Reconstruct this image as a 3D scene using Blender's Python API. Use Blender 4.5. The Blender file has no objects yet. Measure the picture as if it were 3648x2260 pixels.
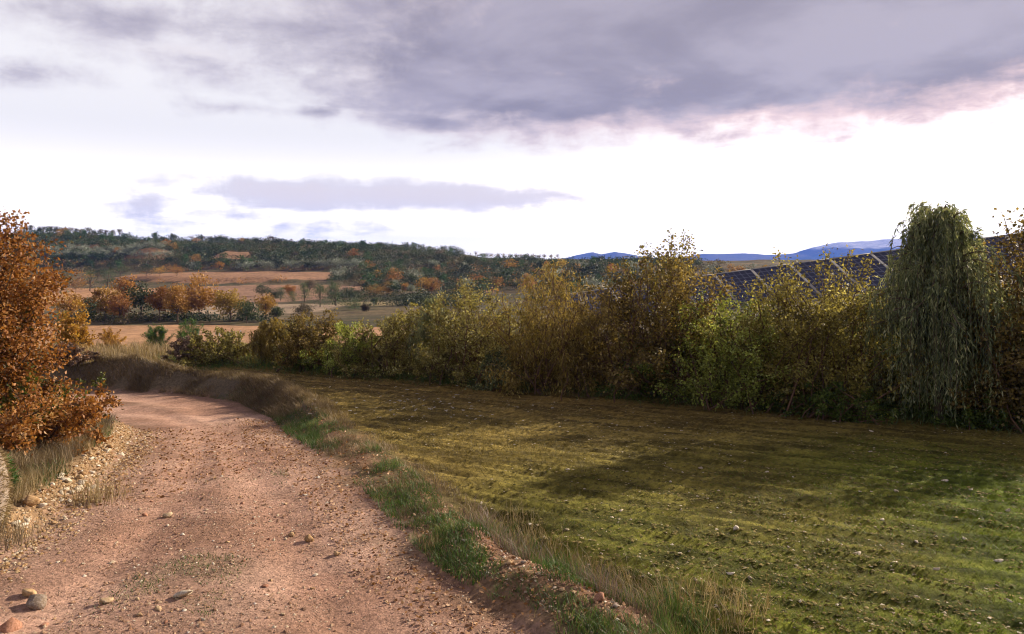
import bpy, math
import numpy as np

# ------------------------------------------------------------------ camera, world, sun, exposure
sc = bpy.context.scene
COL = sc.collection
R = math.radians
CAM_H = 3.0
F_PX, CX, HY = 2736.0, 1824.0, 940.0          # focal length and horizon in photograph pixels (3648 wide)

cam_d = bpy.data.cameras.new('camera')
cam = bpy.data.objects.new('camera', cam_d)
COL.objects.link(cam)
cam.location = (0, 0, CAM_H)
cam.rotation_euler = (R(90), 0, 0)
cam_d.sensor_width = 36
cam_d.lens = 27
cam_d.shift_y = -(1130 - HY) / 3648
cam_d.clip_start = 0.05
cam_d.clip_end = 40000
sc.camera = cam

SUN_EL = 24.0
SUN_V = np.array([0.85, 0.53]); SUN_V = SUN_V / np.linalg.norm(SUN_V)
SUN_DIR = (SUN_V[0] * math.cos(R(SUN_EL)), SUN_V[1] * math.cos(R(SUN_EL)), math.sin(R(SUN_EL)))

sc.view_settings.view_transform = 'Standard'
sc.view_settings.look = 'None'
sc.view_settings.gamma = 1
sc.view_settings.exposure = 1.0
sc.view_settings.use_curve_mapping = False
sc.render.engine = 'CYCLES'
sc.cycles.use_denoising = True
sc.cycles.max_bounces = 6
sc.cycles.diffuse_bounces = 3
sc.cycles.glossy_bounces = 2
sc.cycles.transmission_bounces = 4
sc.cycles.transparent_max_bounces = 4
sc.cycles.volume_bounces = 0
sc.cycles.use_adaptive_sampling = True
sc.cycles.adaptive_threshold = 0.02
sc.cycles.filter_width = 1.0

world = bpy.data.worlds.new('World')
sc.world = world
world.use_nodes = True


class NT:
    """small helper to write node maths as expressions"""
    def __init__(self, tree):
        self.t = tree; self.n = tree.nodes; self.l = tree.links

    def node(self, typ, **kw):
        nd = self.n.new(typ)
        for k, v in kw.items():
            setattr(nd, k, v)
        return nd

    def put(self, sock, v):
        if hasattr(v, 'is_linked') or isinstance(v, bpy.types.NodeSocket):
            self.l.new(v, sock)
        elif isinstance(v, (tuple, list)) and len(v) == 3 and sock.type == 'RGBA':
            sock.default_value = (*v, 1)
        else:
            sock.default_value = v

    def m(self, op, a, b=0.0, c=0.0, clamp=False):
        nd = self.node('ShaderNodeMath', operation=op, use_clamp=clamp)
        self.put(nd.inputs[0], a); self.put(nd.inputs[1], b)
        if op in ('MULTIPLY_ADD', 'SMOOTH_MAX', 'SMOOTH_MIN', 'COMPARE', 'WRAP'):
            self.put(nd.inputs[2], c)
        return nd.outputs[0]

    def vm(self, op, a, b=(0, 0, 0)):
        nd = self.node('ShaderNodeVectorMath', operation=op)
        self.put(nd.inputs[0], a); self.put(nd.inputs[1], b)
        return nd.outputs['Value'] if op in ('DOT_PRODUCT', 'LENGTH', 'DISTANCE') else nd.outputs[0]

    def smooth(self, v, a, b, lo=0.0, hi=1.0):
        nd = self.node('ShaderNodeMapRange', interpolation_type='SMOOTHSTEP')
        self.put(nd.inputs['Value'], v)
        for k, x in (('From Min', a), ('From Max', b), ('To Min', lo), ('To Max', hi)):
            self.put(nd.inputs[k], x)
        return nd.outputs[0]

    def lin(self, v, a, b, lo=0.0, hi=1.0):
        nd = self.node('ShaderNodeMapRange')
        self.put(nd.inputs['Value'], v)
        for k, x in (('From Min', a), ('From Max', b), ('To Min', lo), ('To Max', hi)):
            self.put(nd.inputs[k], x)
        return nd.outputs[0]

    def mix(self, f, a, b, blend='MIX'):
        nd = self.node('ShaderNodeMix', data_type='RGBA', blend_type=blend)
        self.put(nd.inputs[0], f); self.put(nd.inputs[6], a); self.put(nd.inputs[7], b)
        return nd.outputs[2]

    def noise(self, vec, scale, detail=4, rough=0.55, dist=0.0, dim='3D'):
        nd = self.node('ShaderNodeTexNoise', noise_dimensions=dim)
        if vec is not None:
            self.put(nd.inputs['Vector'], vec)
        nd.inputs['Scale'].default_value = scale
        nd.inputs['Detail'].default_value = detail
        nd.inputs['Roughness'].default_value = rough
        nd.inputs['Distortion'].default_value = dist
        return nd.outputs[0]

    def ramp(self, fac, stops):
        nd = self.node('ShaderNodeValToRGB')
        cr = nd.color_ramp
        while len(cr.elements) > len(stops):
            cr.elements.remove(cr.elements[-1])
        while len(cr.elements) < len(stops):
            cr.elements.new(0.5)
        for e, (p, c) in zip(cr.elements, stops):
            e.position = p; e.color = (*c, 1)
        self.put(nd.inputs[0], fac)
        return nd.outputs[0]


def build_world():
    W = NT(world.node_tree)
    W.n.clear()
    out = W.node('ShaderNodeOutputWorld')
    bg = W.node('ShaderNodeBackground')
    W.l.new(bg.outputs[0], out.inputs[0])
    tc = W.node('ShaderNodeTexCoord').outputs['Generated']
    sep = W.node('ShaderNodeSeparateXYZ'); W.l.new(tc, sep.inputs[0])
    x, y, z = sep.outputs
    az = W.m('ARCTAN2', x, y)
    el = W.m('ARCSINE', z)
    sky = W.node('ShaderNodeTexSky', sky_type='NISHITA')
    sky.sun_disc = False
    sky.sun_elevation = R(SUN_EL)
    sky.sun_rotation = math.atan2(SUN_V[0], SUN_V[1])
    sky.dust_density = 3.0
    sky.air_density = 1.0
    nis = W.vm('SCALE', sky.outputs[0]); nis.node.inputs['Scale'].default_value = 0.07
    # thin high veil: pale lavender, whiter towards the sun and the horizon
    sd = W.vm('DOT_PRODUCT', tc, SUN_DIR)
    sunf = W.smooth(sd, 0.45, 0.97)
    veil = W.mix(sunf, (0.545, 0.522, 0.51), (0.97, 0.91, 0.84))
    low = W.smooth(el, 0.0, 0.17, 1.0, 0.0)
    veil = W.mix(W.m('MULTIPLY', low, 0.9), veil, W.mix(W.smooth(sd, 0.35, 0.8), (1.45, 1.3, 1.1), (1.9, 1.7, 1.4)))
    veilf = W.smooth(el, 0.2, 0.9, 0.93, 0.55)
    base = W.mix(veilf, nis, veil)
    # cloud coordinates: a flat layer seen from below
    den = W.m('ADD', W.m('MAXIMUM', z, 0.0), 0.16)
    comb = W.node('ShaderNodeCombineXYZ')
    W.put(comb.inputs[0], W.m('DIVIDE', x, den)); W.put(comb.inputs[1], W.m('DIVIDE', y, den))
    p = comb.outputs[0]
    n1 = W.noise(p, 1.5, 9, 0.56, 0.3)
    n2 = W.noise(p, 4.2, 7, 0.6, 0.2)
    n3 = W.noise(tc, 15.0, 6, 0.6, 0.3)
    # named cloud banks, as azimuth / elevation with half sizes (radians) and tilt
    def bank(px, py, rx, ry, tilt=0.0, gain=1.0):
        a0 = math.atan((px - CX) / F_PX); e0 = math.atan((HY - py) / F_PX * math.cos(a0))
        k = math.cos(a0) ** 2
        da = W.m('SUBTRACT', az, a0); de = W.m('SUBTRACT', el, e0)
        c, s = math.cos(tilt), math.sin(tilt)
        u = W.m('ADD', W.m('MULTIPLY', da, c), W.m('MULTIPLY', de, s))
        v = W.m('SUBTRACT', W.m('MULTIPLY', de, c), W.m('MULTIPLY', da, s))
        u = W.m('DIVIDE', u, rx / F_PX * k); v = W.m('DIVIDE', v, ry / F_PX)
        r = W.m('SQRT', W.m('ADD', W.m('MULTIPLY', u, u), W.m('MULTIPLY', v, v)))
        return W.m('MULTIPLY', W.m('SUBTRACT', 1.0, r), gain)
    banks = [(2450, 60, 2000, 440, 0.03, 1.5), (1950, 330, 1000, 170, -0.02, 1.4), (3450, 90, 850, 320, 0.2, 1.4),
             (2650, 300, 1000, 140, 0.10, 1.4), (3300, 215, 600, 90, 0.22, 0.8),
             (330, 65, 700, 95, 0.05, 0.5), (1050, 110, 520, 100, 0.0, 0.22), (700, 215, 360, 55, 0.0, 0.3),
             (1130, 400, 150, 36, 0.0, 0.5), (830, 385, 220, 34, 0.0, 0.35), (1560, 430, 420, 70, -0.05, 0.7),
             (120, 270, 260, 40, 0.1, 0.25)]
    pale = [(1080, 690, 560, 66, -0.02, 1.0), (1600, 700, 520, 62, -0.03, 1.1), (520, 730, 250, 70, 0.1, 0.36), (1110, 815, 210, 40, 0.0, 0.32),
            (800, 770, 260, 30, 0.0, 0.25), (1700, 430, 700, 80, -0.05, 0.8), (700, 200, 420, 70, 0.0, 0.7), (3250, 330, 600, 70, 0.25, 0.7)]
    B = None
    for b in banks:
        o = bank(*b)
        B = o if B is None else W.m('MAXIMUM', B, o)
    B = W.m('MAXIMUM', B, -1.2)
    over = W.smooth(el, 0.30, 0.48, -1.3, 0.75)
    side = W.m('MULTIPLY', W.smooth(W.m('ABSOLUTE', az), 0.6, 0.8, -1.2, 0.35), W.smooth(el, 0.02, 0.25, 1.0, 1.0))
    side = W.m('SUBTRACT', side, W.smooth(el, 0.25, 0.04, 0.0, 0.45))
    B = W.m('MAXIMUM', B, W.m('MAXIMUM', over, side))
    nn = W.m('ADD', W.m('MULTIPLY', W.m('SUBTRACT', n1, 0.5), 0.95), W.m('MULTIPLY', W.m('SUBTRACT', n2, 0.5), 0.7))
    nn = W.m('ADD', nn, W.m('MULTIPLY', W.m('SUBTRACT', n3, 0.5), 0.75))
    D = W.m('ADD', B, nn)
    alpha = W.smooth(D, -0.08, 0.36)
    thick = W.smooth(W.m('ADD', D, W.m('MULTIPLY', W.m('SUBTRACT', n2, 0.5), 0.5)), 0.1, 0.85)
    light = W.mix(W.smooth(sd, 0.3, 0.9), (0.40, 0.37, 0.385), (0.56, 0.40, 0.375))
    dark = W.mix(W.smooth(n1, 0.38, 0.62), (0.148, 0.130, 0.160), (0.235, 0.210, 0.245))
    ccol = W.mix(thick, light, dark)
    full = W.mix(W.m('MULTIPLY', alpha, 0.93), base, ccol)
    B2 = None
    for b in pale:
        o = bank(*b)
        B2 = o if B2 is None else W.m('MAXIMUM', B2, o)
    nw = W.m('ADD', W.m('MULTIPLY', W.m('SUBTRACT', n2, 0.5), 0.9), W.m('MULTIPLY', W.m('SUBTRACT', n3, 0.5), 1.3))
    D2 = W.m('ADD', W.m('MAXIMUM', B2, -1.0), nw)
    pc = W.mix(W.smooth(D2, 0.1, 0.9), W.mix(W.smooth(sd, 0.3, 0.85), (0.455, 0.425, 0.44), (0.53, 0.44, 0.43)), (0.455, 0.398, 0.385))
    full = W.mix(W.m('MULTIPLY', W.m('MULTIPLY', W.smooth(D2, -0.1, 0.5), 0.85), W.m('SUBTRACT', 1.0, alpha)), full, pc)
    # below the horizon: dull ground-coloured light
    full = W.mix(W.smooth(z, -0.02, -0.06), full, (0.10, 0.075, 0.055))
    W.put(bg.inputs[0], full)
    bg.inputs[1].default_value = 1.0


build_world()

sun_d = bpy.data.lights.new('sun', 'SUN')
sun_d.energy = 5.0
sun_d.angle = R(0.6)
sun_d.color = (1.0, 0.87, 0.70)
sun = bpy.data.objects.new('sun', sun_d)
COL.objects.link(sun)
import mathutils
sun.rotation_euler = mathutils.Vector(SUN_DIR).to_track_quat('Z', 'Y').to_euler()
sun.location = (20, 12, 30)

# ------------------------------------------------------------------ numpy noise and curves
def ss(a, b, x):
    t = np.clip((x - a) / (b - a), 0, 1)
    return t * t * (3 - 2 * t)

def _hash(ix, iy, seed):
    n = (ix.astype(np.int64) * 374761393 + iy.astype(np.int64) * 668265263 + seed * 974634777) & 0xFFFFFFFF
    n = ((n ^ (n >> 13)) * 1274126177) & 0xFFFFFFFF
    return ((n ^ (n >> 16)) & 0xFFFF) / 65535.0

def vnoise(x, y, seed=0):
    ix = np.floor(x); iy = np.floor(y)
    fx = x - ix; fy = y - iy
    fx = fx * fx * (3 - 2 * fx); fy = fy * fy * (3 - 2 * fy)
    a = _hash(ix, iy, seed); b = _hash(ix + 1, iy, seed); c = _hash(ix, iy + 1, seed); d = _hash(ix + 1, iy + 1, seed)
    return (a * (1 - fx) + b * fx) * (1 - fy) + (c * (1 - fx) + d * fx) * fy

def fbm(x, y, sc_=1.0, oct_=4, seed=0, gain=0.5):
    s = 0; a = 1; t = 0
    for o in range(oct_):
        s = s + a * vnoise(x * sc_ + 17.3 * o, y * sc_ - 9.1 * o, seed + o); t += a
        a *= gain; sc_ *= 2.03
    return s / t

# ------------------------------------------------------------------ the lie of the land
EDGE_R = np.array([(1.9, -12), (1.3, 2), (0.35, 6.0), (-0.8, 7.6), (-2.1, 10.4), (-3.2, 12.6), (-4.3, 14.7), (-5.4, 17.2), (-7.2, 20.2),
                   (-9.2, 21.6), (-12.5, 22.3), (-25, 23.2), (-60, 24.5)], float)
EDGE_L = np.array([(-4.2, -12), (-4.7, 2), (-5.0, 5), (-5.2, 8), (-5.7, 10.5), (-6.6, 13.2), (-7.5, 15.4), (-9.2, 17.2), (-12, 18.2), (-25, 19.2), (-60, 20.5)], float)
HEDGE_A, HEDGE_B = np.array([10.5, 14.0]), np.array([-11.5, 27.0])
HD = (HEDGE_B - HEDGE_A) / np.linalg.norm(HEDGE_B - HEDGE_A)
HN = np.array([-HD[1], HD[0]])
if HN[1] < 0: HN = -HN

def polydist(x, y, P):
    best = np.full(x.shape, 1e9)
    for (ax, ay), (bx, by) in zip(P[:-1], P[1:]):
        dx, dy = bx - ax, by - ay
        t = np.clip(((x - ax) * dx + (y - ay) * dy) / (dx * dx + dy * dy), 0, 1)
        best = np.minimum(best, np.hypot(x - ax - t * dx, y - ay - t * dy))
    return best

def road_sides(x, y):
    xr = np.interp(y, EDGE_R[:, 1], EDGE_R[:, 0]); xl = np.interp(y, EDGE_L[:, 1], EDGE_L[:, 0])
    f_side = (x > xr) | (y > 24.5)
    l_side = (x < xl) & (y < 20.5)
    dr = polydist(x, y, EDGE_R); dl = polydist(x, y, EDGE_L)
    return f_side, l_side, dr, dl

VY = np.array([30, 40, 60, 85, 110, 125, 150, 200, 240, 290, 320, 345.])
VZ = np.array([-0.7, -1.9, -3.7, -4.9, -6.05, -6.4, -6.9, -6.65, -5.4, -2.3, -0.75, 1.1])
RX = np.array([-400, -271, -210, -129, -66, -29, -15, 20, 106, 250, 500.])
RZ = np.array([21.5, 19.3, 16.6, 13.5, 10.8, 8.6, 6.2, 5.4, 4.5, 6, 9.])

def base_height(x, y):
    x = np.asarray(x, float); y = np.asarray(y, float)
    fs, ls, dr, dl = road_sides(x, y)
    zr = -0.68 * ss(9, 22, y)
    zf = -0.026 * np.maximum(0, y - 12)
    nb = fbm(x, y, 0.9, 3, 5)
    w = ss(0.05, 0.95, dr)
    bank_amp = 0.06 + 0.10 * ss(9.4, 7.6, y) + 0.34 * ss(17.5, 22.3, y) * ss(-8.8, -11.2, x)
    crest = 0.55 + 0.25 * ss(16, 21, y)
    z_f = zr * (1 - w) + zf * w + bank_amp * np.exp(-((dr - crest) / 0.42) ** 2) * (0.35 + 1.3 * nb)
    z_f = z_f - 0.26 * ss(10, 8.5, y) * np.exp(-((dr - 1.15) / 0.32) ** 2) 
    for mx_, my_, mh_, mr_ in MOUNDS:
        z_f = z_f + mh_ * np.exp(-((x - mx_) ** 2 + (y - my_) ** 2) / mr_ ** 2) * (0.6 + 0.8 * nb)
    z_l = zr + 0.12 * ss(0, 0.7, dl) + 0.10 * np.exp(-((dl - 0.35) / 0.3) ** 2) * (0.3 + 1.4 * nb) + 0.035 * np.minimum(dl, 12) + 0.5 * ss(3, 14, dl)
    z_rd = zr - 0.05 * np.exp(-((np.minimum(dr, dl) - 1.2) / 0.35) ** 2) + 0.03 * ss(0, 2, np.minimum(dr, dl))
    z = np.where(fs, z_f, np.where(ls, z_l, z_rd))
    # rise behind the hedge, where the panels stand
    hs = (x - HEDGE_A[0]) * HN[0] + (y - HEDGE_A[1]) * HN[1]
    along = (x - HEDGE_A[0]) * HD[0] + (y - HEDGE_A[1]) * HD[1]
    z = z + 2.2 * ss(1.5, 8, hs) * ss(16, -4, along) * ss(75, 40, y)
    # valley and hill
    zv = np.interp(y, VY, VZ) + 0.8 * (fbm(x, y, 0.02, 3, 21) - 0.5)
    zv = zv + 0.5 * ss(-30, -60, x) * ss(100, 45, y) * 0.6
    zR = np.interp(x, RX, RZ)
    up = np.clip((y - 335) / 95, 0, 1)
    zh = zv * (1 - up) + zR * np.sin(up * math.pi / 2) * 1.0
    zh = zh + (fbm(x, y, 0.035, 4, 31) - 0.5) * 4.0 * ss(335, 370, y) * ss(432, 405, y)
    # bare ochre gullies on the slope
    for gx, gy, gw, gh in GULLIES:
        zh = zh + gh * np.exp(-((x - gx) / gw) ** 2) * ss(gy - 4, gy + 1, y) * ss(gy + 26, gy + 8, y) * (0.35 + 1.3 * fbm(x, y * 0.1, 0.3, 4, 8, 0.65))
    zh = np.where(y > 432, zR - 0.05 * np.minimum(y - 432, 200) - 0.0, zh)
    # terrace steps below the middle fields
    zh = zh + 1.6 * ss(262, 268, y + 0.05 * x) * ss(305, 290, y) * ss(-60, -90, x) * ss(-150, -140, x)
    far = ss(28, 40, y + np.maximum(0, -x - 14) * 0.3)
    z = z * (1 - far) + zh * far
    return z

GULLIES = [(-168, 356, 8, 3.4), (-134, 358, 4.5, 2.8), (-126, 359, 4, 2.4), (-200, 372, 10, 1.5)]

MOUNDS = [(1.35, 6.55, 0.20, 0.36), (0.62, 7.25, 0.13, 0.28), (-0.35, 8.3, 0.09, 0.3)]      # heaps of dug earth on the verge

def furrow(x, y):
    """clods and plough lines of the near field"""
    u = x * HN[0] + y * HN[1]
    uu = u + 0.5 * (fbm(x, y, 0.25, 2, 40) - 0.5)
    f = 0.016 * np.sin(uu * 2 * math.pi / 0.27) * (0.4 + 0.9 * fbm(x, y, 0.5, 2, 41))
    al = x * HD[0] + y * HD[1]
    return f + 0.05 * (fbm(u * 2.2, al * 0.16, 3.1, 2, 42) - 0.5) + 0.085 * (fbm(u * 1.6, al * 0.5, 6.2, 2, 44, 0.6) - 0.5)

def field_w(x, y):
    fs, ls, dr, dl = road_sides(np.asarray(x, float), np.asarray(y, float))
    return np.where(fs, ss(0.75, 1.2, dr), 0) * ss(31, 27, y)

def H(x, y):
    x = np.atleast_1d(np.asarray(x, float)); y = np.atleast_1d(np.asarray(y, float))
    z = base_height(x, y)
    near = ss(48, 30, y)
    fw = field_w(x, y)
    fs, ls, dr, dl = road_sides(x, y)
    rough = np.where(fs | ls, 0.05, 0.016)
    z = z + near * (fw * furrow(x, y) + (1 - fw) * rough * 2 * (fbm(x, y, 3.2, 4, 50, 0.6) - 0.5) + (1 - fw) * 0.02 * (fbm(x, y, 11, 2, 51) - 0.5))
    return z

def spot(px, py):
    """the point of the ground that the photograph shows at a pixel"""
    Y = np.concatenate([np.arange(3, 60, 0.05), np.arange(60, 600, 0.5)])
    X = (px - CX) / F_PX * Y
    Zr = CAM_H - (py - HY) / F_PX * Y
    hz = base_height(X, Y)
    k = np.argmax(hz >= Zr)
    return float(X[k]), float(Y[k]), float(H(X[k], Y[k])[0])

# ------------------------------------------------------------------ mesh helpers
def mesh_np(name, V, F3=None, F4=None, attrs=None, col=None, smooth=False):
    me = bpy.data.meshes.new(name)
    V = np.asarray(V, np.float32)
    me.vertices.add(len(V)); me.vertices.foreach_set('co', V.ravel())
    loops = []; starts = []; n0 = 0
    if F3 is not None and len(F3):
        F3 = np.asarray(F3, np.int32); loops.append(F3.ravel()); starts.append(np.arange(len(F3)) * 3 + n0); n0 += F3.size
    if F4 is not None and len(F4):
        F4 = np.asarray(F4, np.int32); loops.append(F4.ravel()); starts.append(np.arange(len(F4)) * 4 + n0); n0 += F4.size
    L = np.concatenate(loops); S = np.concatenate(starts).astype(np.int32)
    me.loops.add(len(L)); me.loops.foreach_set('vertex_index', L)
    me.polygons.add(len(S)); me.polygons.foreach_set('loop_start', S)
    if smooth:
        me.polygons.foreach_set('use_smooth', np.ones(len(S), bool))
    for k, v in (attrs or {}).items():
        a = me.attributes.new(k, 'FLOAT', 'POINT'); a.data.foreach_set('value', np.asarray(v, np.float32))
    if col is not None:
        a = me.attributes.new('Col', 'FLOAT_COLOR', 'POINT')
        c = np.ones((len(V), 4), np.float32); c[:, :3] = col
        a.data.foreach_set('color', c.ravel())
    me.update(calc_edges=True)
    return me

def link(name, data, parent=None, loc=None, mat=None):
    o = bpy.data.objects.new(name, data); COL.objects.link(o)
    if parent is not None: o.parent = parent
    if loc is not None: o.location = loc
    if mat is not None and data is not None and not data.materials: data.materials.append(mat)
    return o

def tag(o, label=None, cat=None, group=None, kind=None):
    if label: o['label'] = label
    if cat: o['category'] = cat
    if group: o['group'] = group
    if kind: o['kind'] = kind
    return o

def tubes(paths, radii, sides=5):
    """paths: list of (n,3); radii: list of (n,)"""
    VV = []; FF = []; off = 0
    for P, r in zip(paths, radii):
        P = np.asarray(P, float); r = np.asarray(r, float); n = len(P)
        T = np.gradient(P, axis=0); T /= (np.linalg.norm(T, axis=1)[:, None] + 1e-9)
        ref = np.array([0.31, 0.87, 0.38])
        A = np.cross(T, ref); A /= (np.linalg.norm(A, axis=1)[:, None] + 1e-9); B = np.cross(T, A)
        an = np.arange(sides) * 2 * math.pi / sides
        ring = P[:, None] + r[:, None, None] * (np.cos(an)[None, :, None] * A[:, None] + np.sin(an)[None, :, None] * B[:, None])
        VV.append(ring.reshape(-1, 3))
        i = np.arange(n - 1)[:, None] * sides; j = np.arange(sides)[None]
        a = i + j; b = i + (j + 1) % sides
        FF.append(np.stack([a, b, b + sides, a + sides], -1).reshape(-1, 4) + off)
        off += n * sides
    return np.concatenate(VV), np.concatenate(FF)

def unit(v):
    return v / (np.linalg.norm(v, axis=-1, keepdims=True) + 1e-9)

def leaf_geo(rng, P, D, L, Wr, fold=0.25, N=None):
    """a folded four-cornered leaf at every P pointing along D"""
    n = len(P)
    D = unit(D)
    A = unit(np.cross(D, rng.normal(size=(n, 3)))) if N is None else unit(np.cross(D, N))
    U = np.cross(A, D)
    L = np.broadcast_to(L, n)[:, None]; W = L * Wr * 0.5
    mid = P + D * L * 0.45
    V = np.stack([P, mid + A * W + U * W * fold, P + D * L, mid - A * W + U * W * fold], 1).reshape(-1, 3)
    b = np.arange(n)[:, None] * 4
    F = np.concatenate([b + [0, 1, 2], b + [0, 2, 3]], 0)
    return V, F

def leaf_mesh(name, rng, P, D, L, Wr, mat, fold=0.25, extra=None, tri=False):
    V, F = leaf_geo(rng, P, D, L, Wr, fold)
    k = 4
    if tri:                                        # three corners are enough for a far leaf
        V = V.reshape(-1, 4, 3)[:, 1:].reshape(-1, 3); F = np.arange(len(V)).reshape(-1, 3); k = 3
    rnd = rng.random(len(P)) if extra is None else extra
    me = mesh_np(name, V, F3=F, attrs={'rnd': np.repeat(rnd, k)})
    me.materials.append(mat)
    return me

def blade_mesh(name, rng, P, Hh, W, lean, mat, curve=0.35, rnd=None, wind=None, tri=False):
    """grass blades: five corners, bent over; lean = sideways travel as share of height"""
    n = len(P)
    an = rng.random(n) * 2 * math.pi
    d = np.stack([np.cos(an), np.sin(an), 0 * an], 1)
    if wind is not None:
        d = unit(d + np.asarray(wind))
    side = np.stack([-d[:, 1], d[:, 0], 0 * an], 1)
    tw = rng.random(n) * 6.28
    side = unit(side * np.cos(tw)[:, None] + d * np.sin(tw)[:, None])
    Hh = np.broadcast_to(Hh, n)[:, None]; W = np.broadcast_to(W, n)[:, None]
    ln = np.broadcast_to(lean, n)[:, None] * Hh
    up = np.array([0, 0, 1.0])
    m = P + up * Hh * 0.55 + d * ln * 0.3; t = P + up * Hh * (1 - curve * 0.3) + d * ln
    V = np.stack([P - side * W / 2, P + side * W / 2, m + side * W * 0.38, m - side * W * 0.38, t], 1).reshape(-1, 3)
    b = np.arange(n)[:, None] * 5
    F = np.concatenate([b + [0, 1, 2], b + [0, 2, 3], b + [3, 2, 4]], 0)
    if rnd is None: rnd = rng.random(n)
    if tri:
        V = V.reshape(-1, 5, 3)[:, [0, 1, 4]].reshape(-1, 3); F = np.arange(len(V)).reshape(-1, 3)
    me = mesh_np(name, V, F3=F, attrs={'rnd': np.repeat(rnd, 3 if tri else 5)})
    me.materials.append(mat)
    return me

# ------------------------------------------------------------------ materials
def new_mat(name):
    m = bpy.data.materials.new(name); m.use_nodes = True
    t = NT(m.node_tree); t.n.clear()
    out = t.node('ShaderNodeOutputMaterial')
    return m, t, out

def leaf_mat(name, stops, trans=0.4, rough=0.55, objvar=0.0):
    m, t, out = new_mat(name)
    a = t.node('ShaderNodeAttribute', attribute_name='rnd').outputs['Fac']
    c = t.ramp(a, stops)
    if objvar:
        oi = t.node('ShaderNodeObjectInfo').outputs['Random']
        hs = t.node('ShaderNodeHueSaturation')
        t.put(hs.inputs['Hue'], t.lin(oi, 0, 1, 0.5 - 0.03 * objvar, 0.5 + 0.03 * objvar))
        t.put(hs.inputs['Value'], t.lin(t.m('FRACT', t.m('MULTIPLY', oi, 7.31)), 0, 1, 1 - 0.35 * objvar, 1 + 0.35 * objvar))
        t.put(hs.inputs['Color'], c); c = hs.outputs[0]
    b = t.node('ShaderNodeBsdfPrincipled'); t.put(b.inputs['Base Color'], c)
    b.inputs['Roughness'].default_value = rough
    b.inputs['Specular IOR Level'].default_value = 0.3
    tr = t.node('ShaderNodeBsdfTranslucent'); t.put(tr.inputs[0], t.mix(1.0, c, (1.0, 0.95, 0.6), 'MULTIPLY'))
    mx = t.node('ShaderNodeMixShader'); mx.inputs[0].default_value = trans
    t.l.new(b.outputs[0], mx.inputs[1]); t.l.new(tr.outputs[0], mx.inputs[2])
    t.l.new(mx.outputs[0], out.inputs[0])
    return m

def plain_mat(name, c1, c2, scale=8, rough=0.9, bump=0.3, detail=5, spec=0.2):
    m, t, out = new_mat(name)
    tc = t.node('ShaderNodeTexCoord').outputs['Object']
    n = t.noise(tc, scale, detail, 0.6)
    b = t.node('ShaderNodeBsdfPrincipled')
    t.put(b.inputs['Base Color'], t.ramp(n, [(0.3, c1), (0.7, c2)]))
    b.inputs['Roughness'].default_value = rough
    b.inputs['Specular IOR Level'].default_value = spec
    if bump:
        bp = t.node('ShaderNodeBump'); bp.inputs['Strength'].default_value = bump
        bp.inputs['Distance'].default_value = 0.03
        t.put(bp.inputs['Height'], n); t.l.new(bp.outputs[0], b.inputs['Normal'])
    t.l.new(b.outputs[0], out.inputs[0])
    return m

def stone_mat(name, stops, obj=True):
    m, t, out = new_mat(name)
    if obj:
        r = t.node('ShaderNodeObjectInfo').outputs['Random']
    else:
        r = t.node('ShaderNodeAttribute', attribute_name='rnd').outputs['Fac']
    tc = t.node('ShaderNodeTexCoord').outputs['Object']
    n = t.noise(tc, 9 if obj else 40, 6, 0.65)
    c = t.ramp(r, stops)
    c = t.mix(t.smooth(n, 0.35, 0.7), t.mix(1.0, c, (0.62, 0.55, 0.46), 'MULTIPLY'), c)
    b = t.node('ShaderNodeBsdfPrincipled'); t.put(b.inputs['Base Color'], c)
    b.inputs['Roughness'].default_value = 0.92; b.inputs['Specular IOR Level'].default_value = 0.15
    bp = t.node('ShaderNodeBump'); bp.inputs['Strength'].default_value = 0.5; bp.inputs['Distance'].default_value = 0.02
    t.put(bp.inputs['Height'], n); t.l.new(bp.outputs[0], b.inputs['Normal'])
    t.l.new(b.outputs[0], out.inputs[0])
    return m

def ground_mat(name, fine=26.0, bump=0.6, speck=0.35):
    m, t, out = new_mat(name)
    col = t.node('ShaderNodeVertexColor', layer_name='Col').outputs[0]
    g = t.node('ShaderNodeNewGeometry').outputs['Position']
    n1 = t.noise(g, fine, 8, 0.68); n2 = t.noise(g, fine / 9, 5, 0.6)
    f = t.m('MULTIPLY', t.lin(n1, 0.27, 0.73, 0.42, 1.58), t.lin(n2, 0.3, 0.7, 0.8, 1.2))
    c = t.vm('SCALE', col); t.put(c.node.inputs['Scale'], f)
    h = n1
    if speck:
        vo = t.node('ShaderNodeTexVoronoi'); t.put(vo.inputs['Vector'], g); vo.inputs['Scale'].default_value = fine * 1.5
        sp = t.m('MULTIPLY', t.smooth(vo.outputs['Distance'], 0.34, 0.2), t.smooth(t.noise(g, fine * 0.6, 2), 0.5, 0.6))
        cc = t.mix(0.5, t.ramp(t.node('ShaderNodeSeparateColor').outputs[0], [(0, (0.30, 0.19, 0.12)), (1, (0.5, 0.4, 0.3))]), (0.4, 0.28, 0.2))
        sepc = [n for n in t.n if n.bl_idname == 'ShaderNodeSeparateColor'][0]
        t.l.new(vo.outputs['Color'], sepc.inputs[0])
        c = t.mix(t.m('MULTIPLY', sp, speck), c, cc)
        h = t.m('ADD', n1, t.m('MULTIPLY', sp, 0.35))
    b = t.node('ShaderNodeBsdfPrincipled'); t.put(b.inputs['Base Color'], c)
    b.inputs['Roughness'].default_value = 0.95; b.inputs['Specular IOR Level'].default_value = 0.1
    bp = t.node('ShaderNodeBump'); bp.inputs['Strength'].default_value = bump; bp.inputs['Distance'].default_value = 0.6 / fine
    t.put(bp.inputs['Height'], h); t.l.new(bp.outputs[0], b.inputs['Normal'])
    t.l.new(b.outputs[0], out.inputs[0])
    return m

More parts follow.
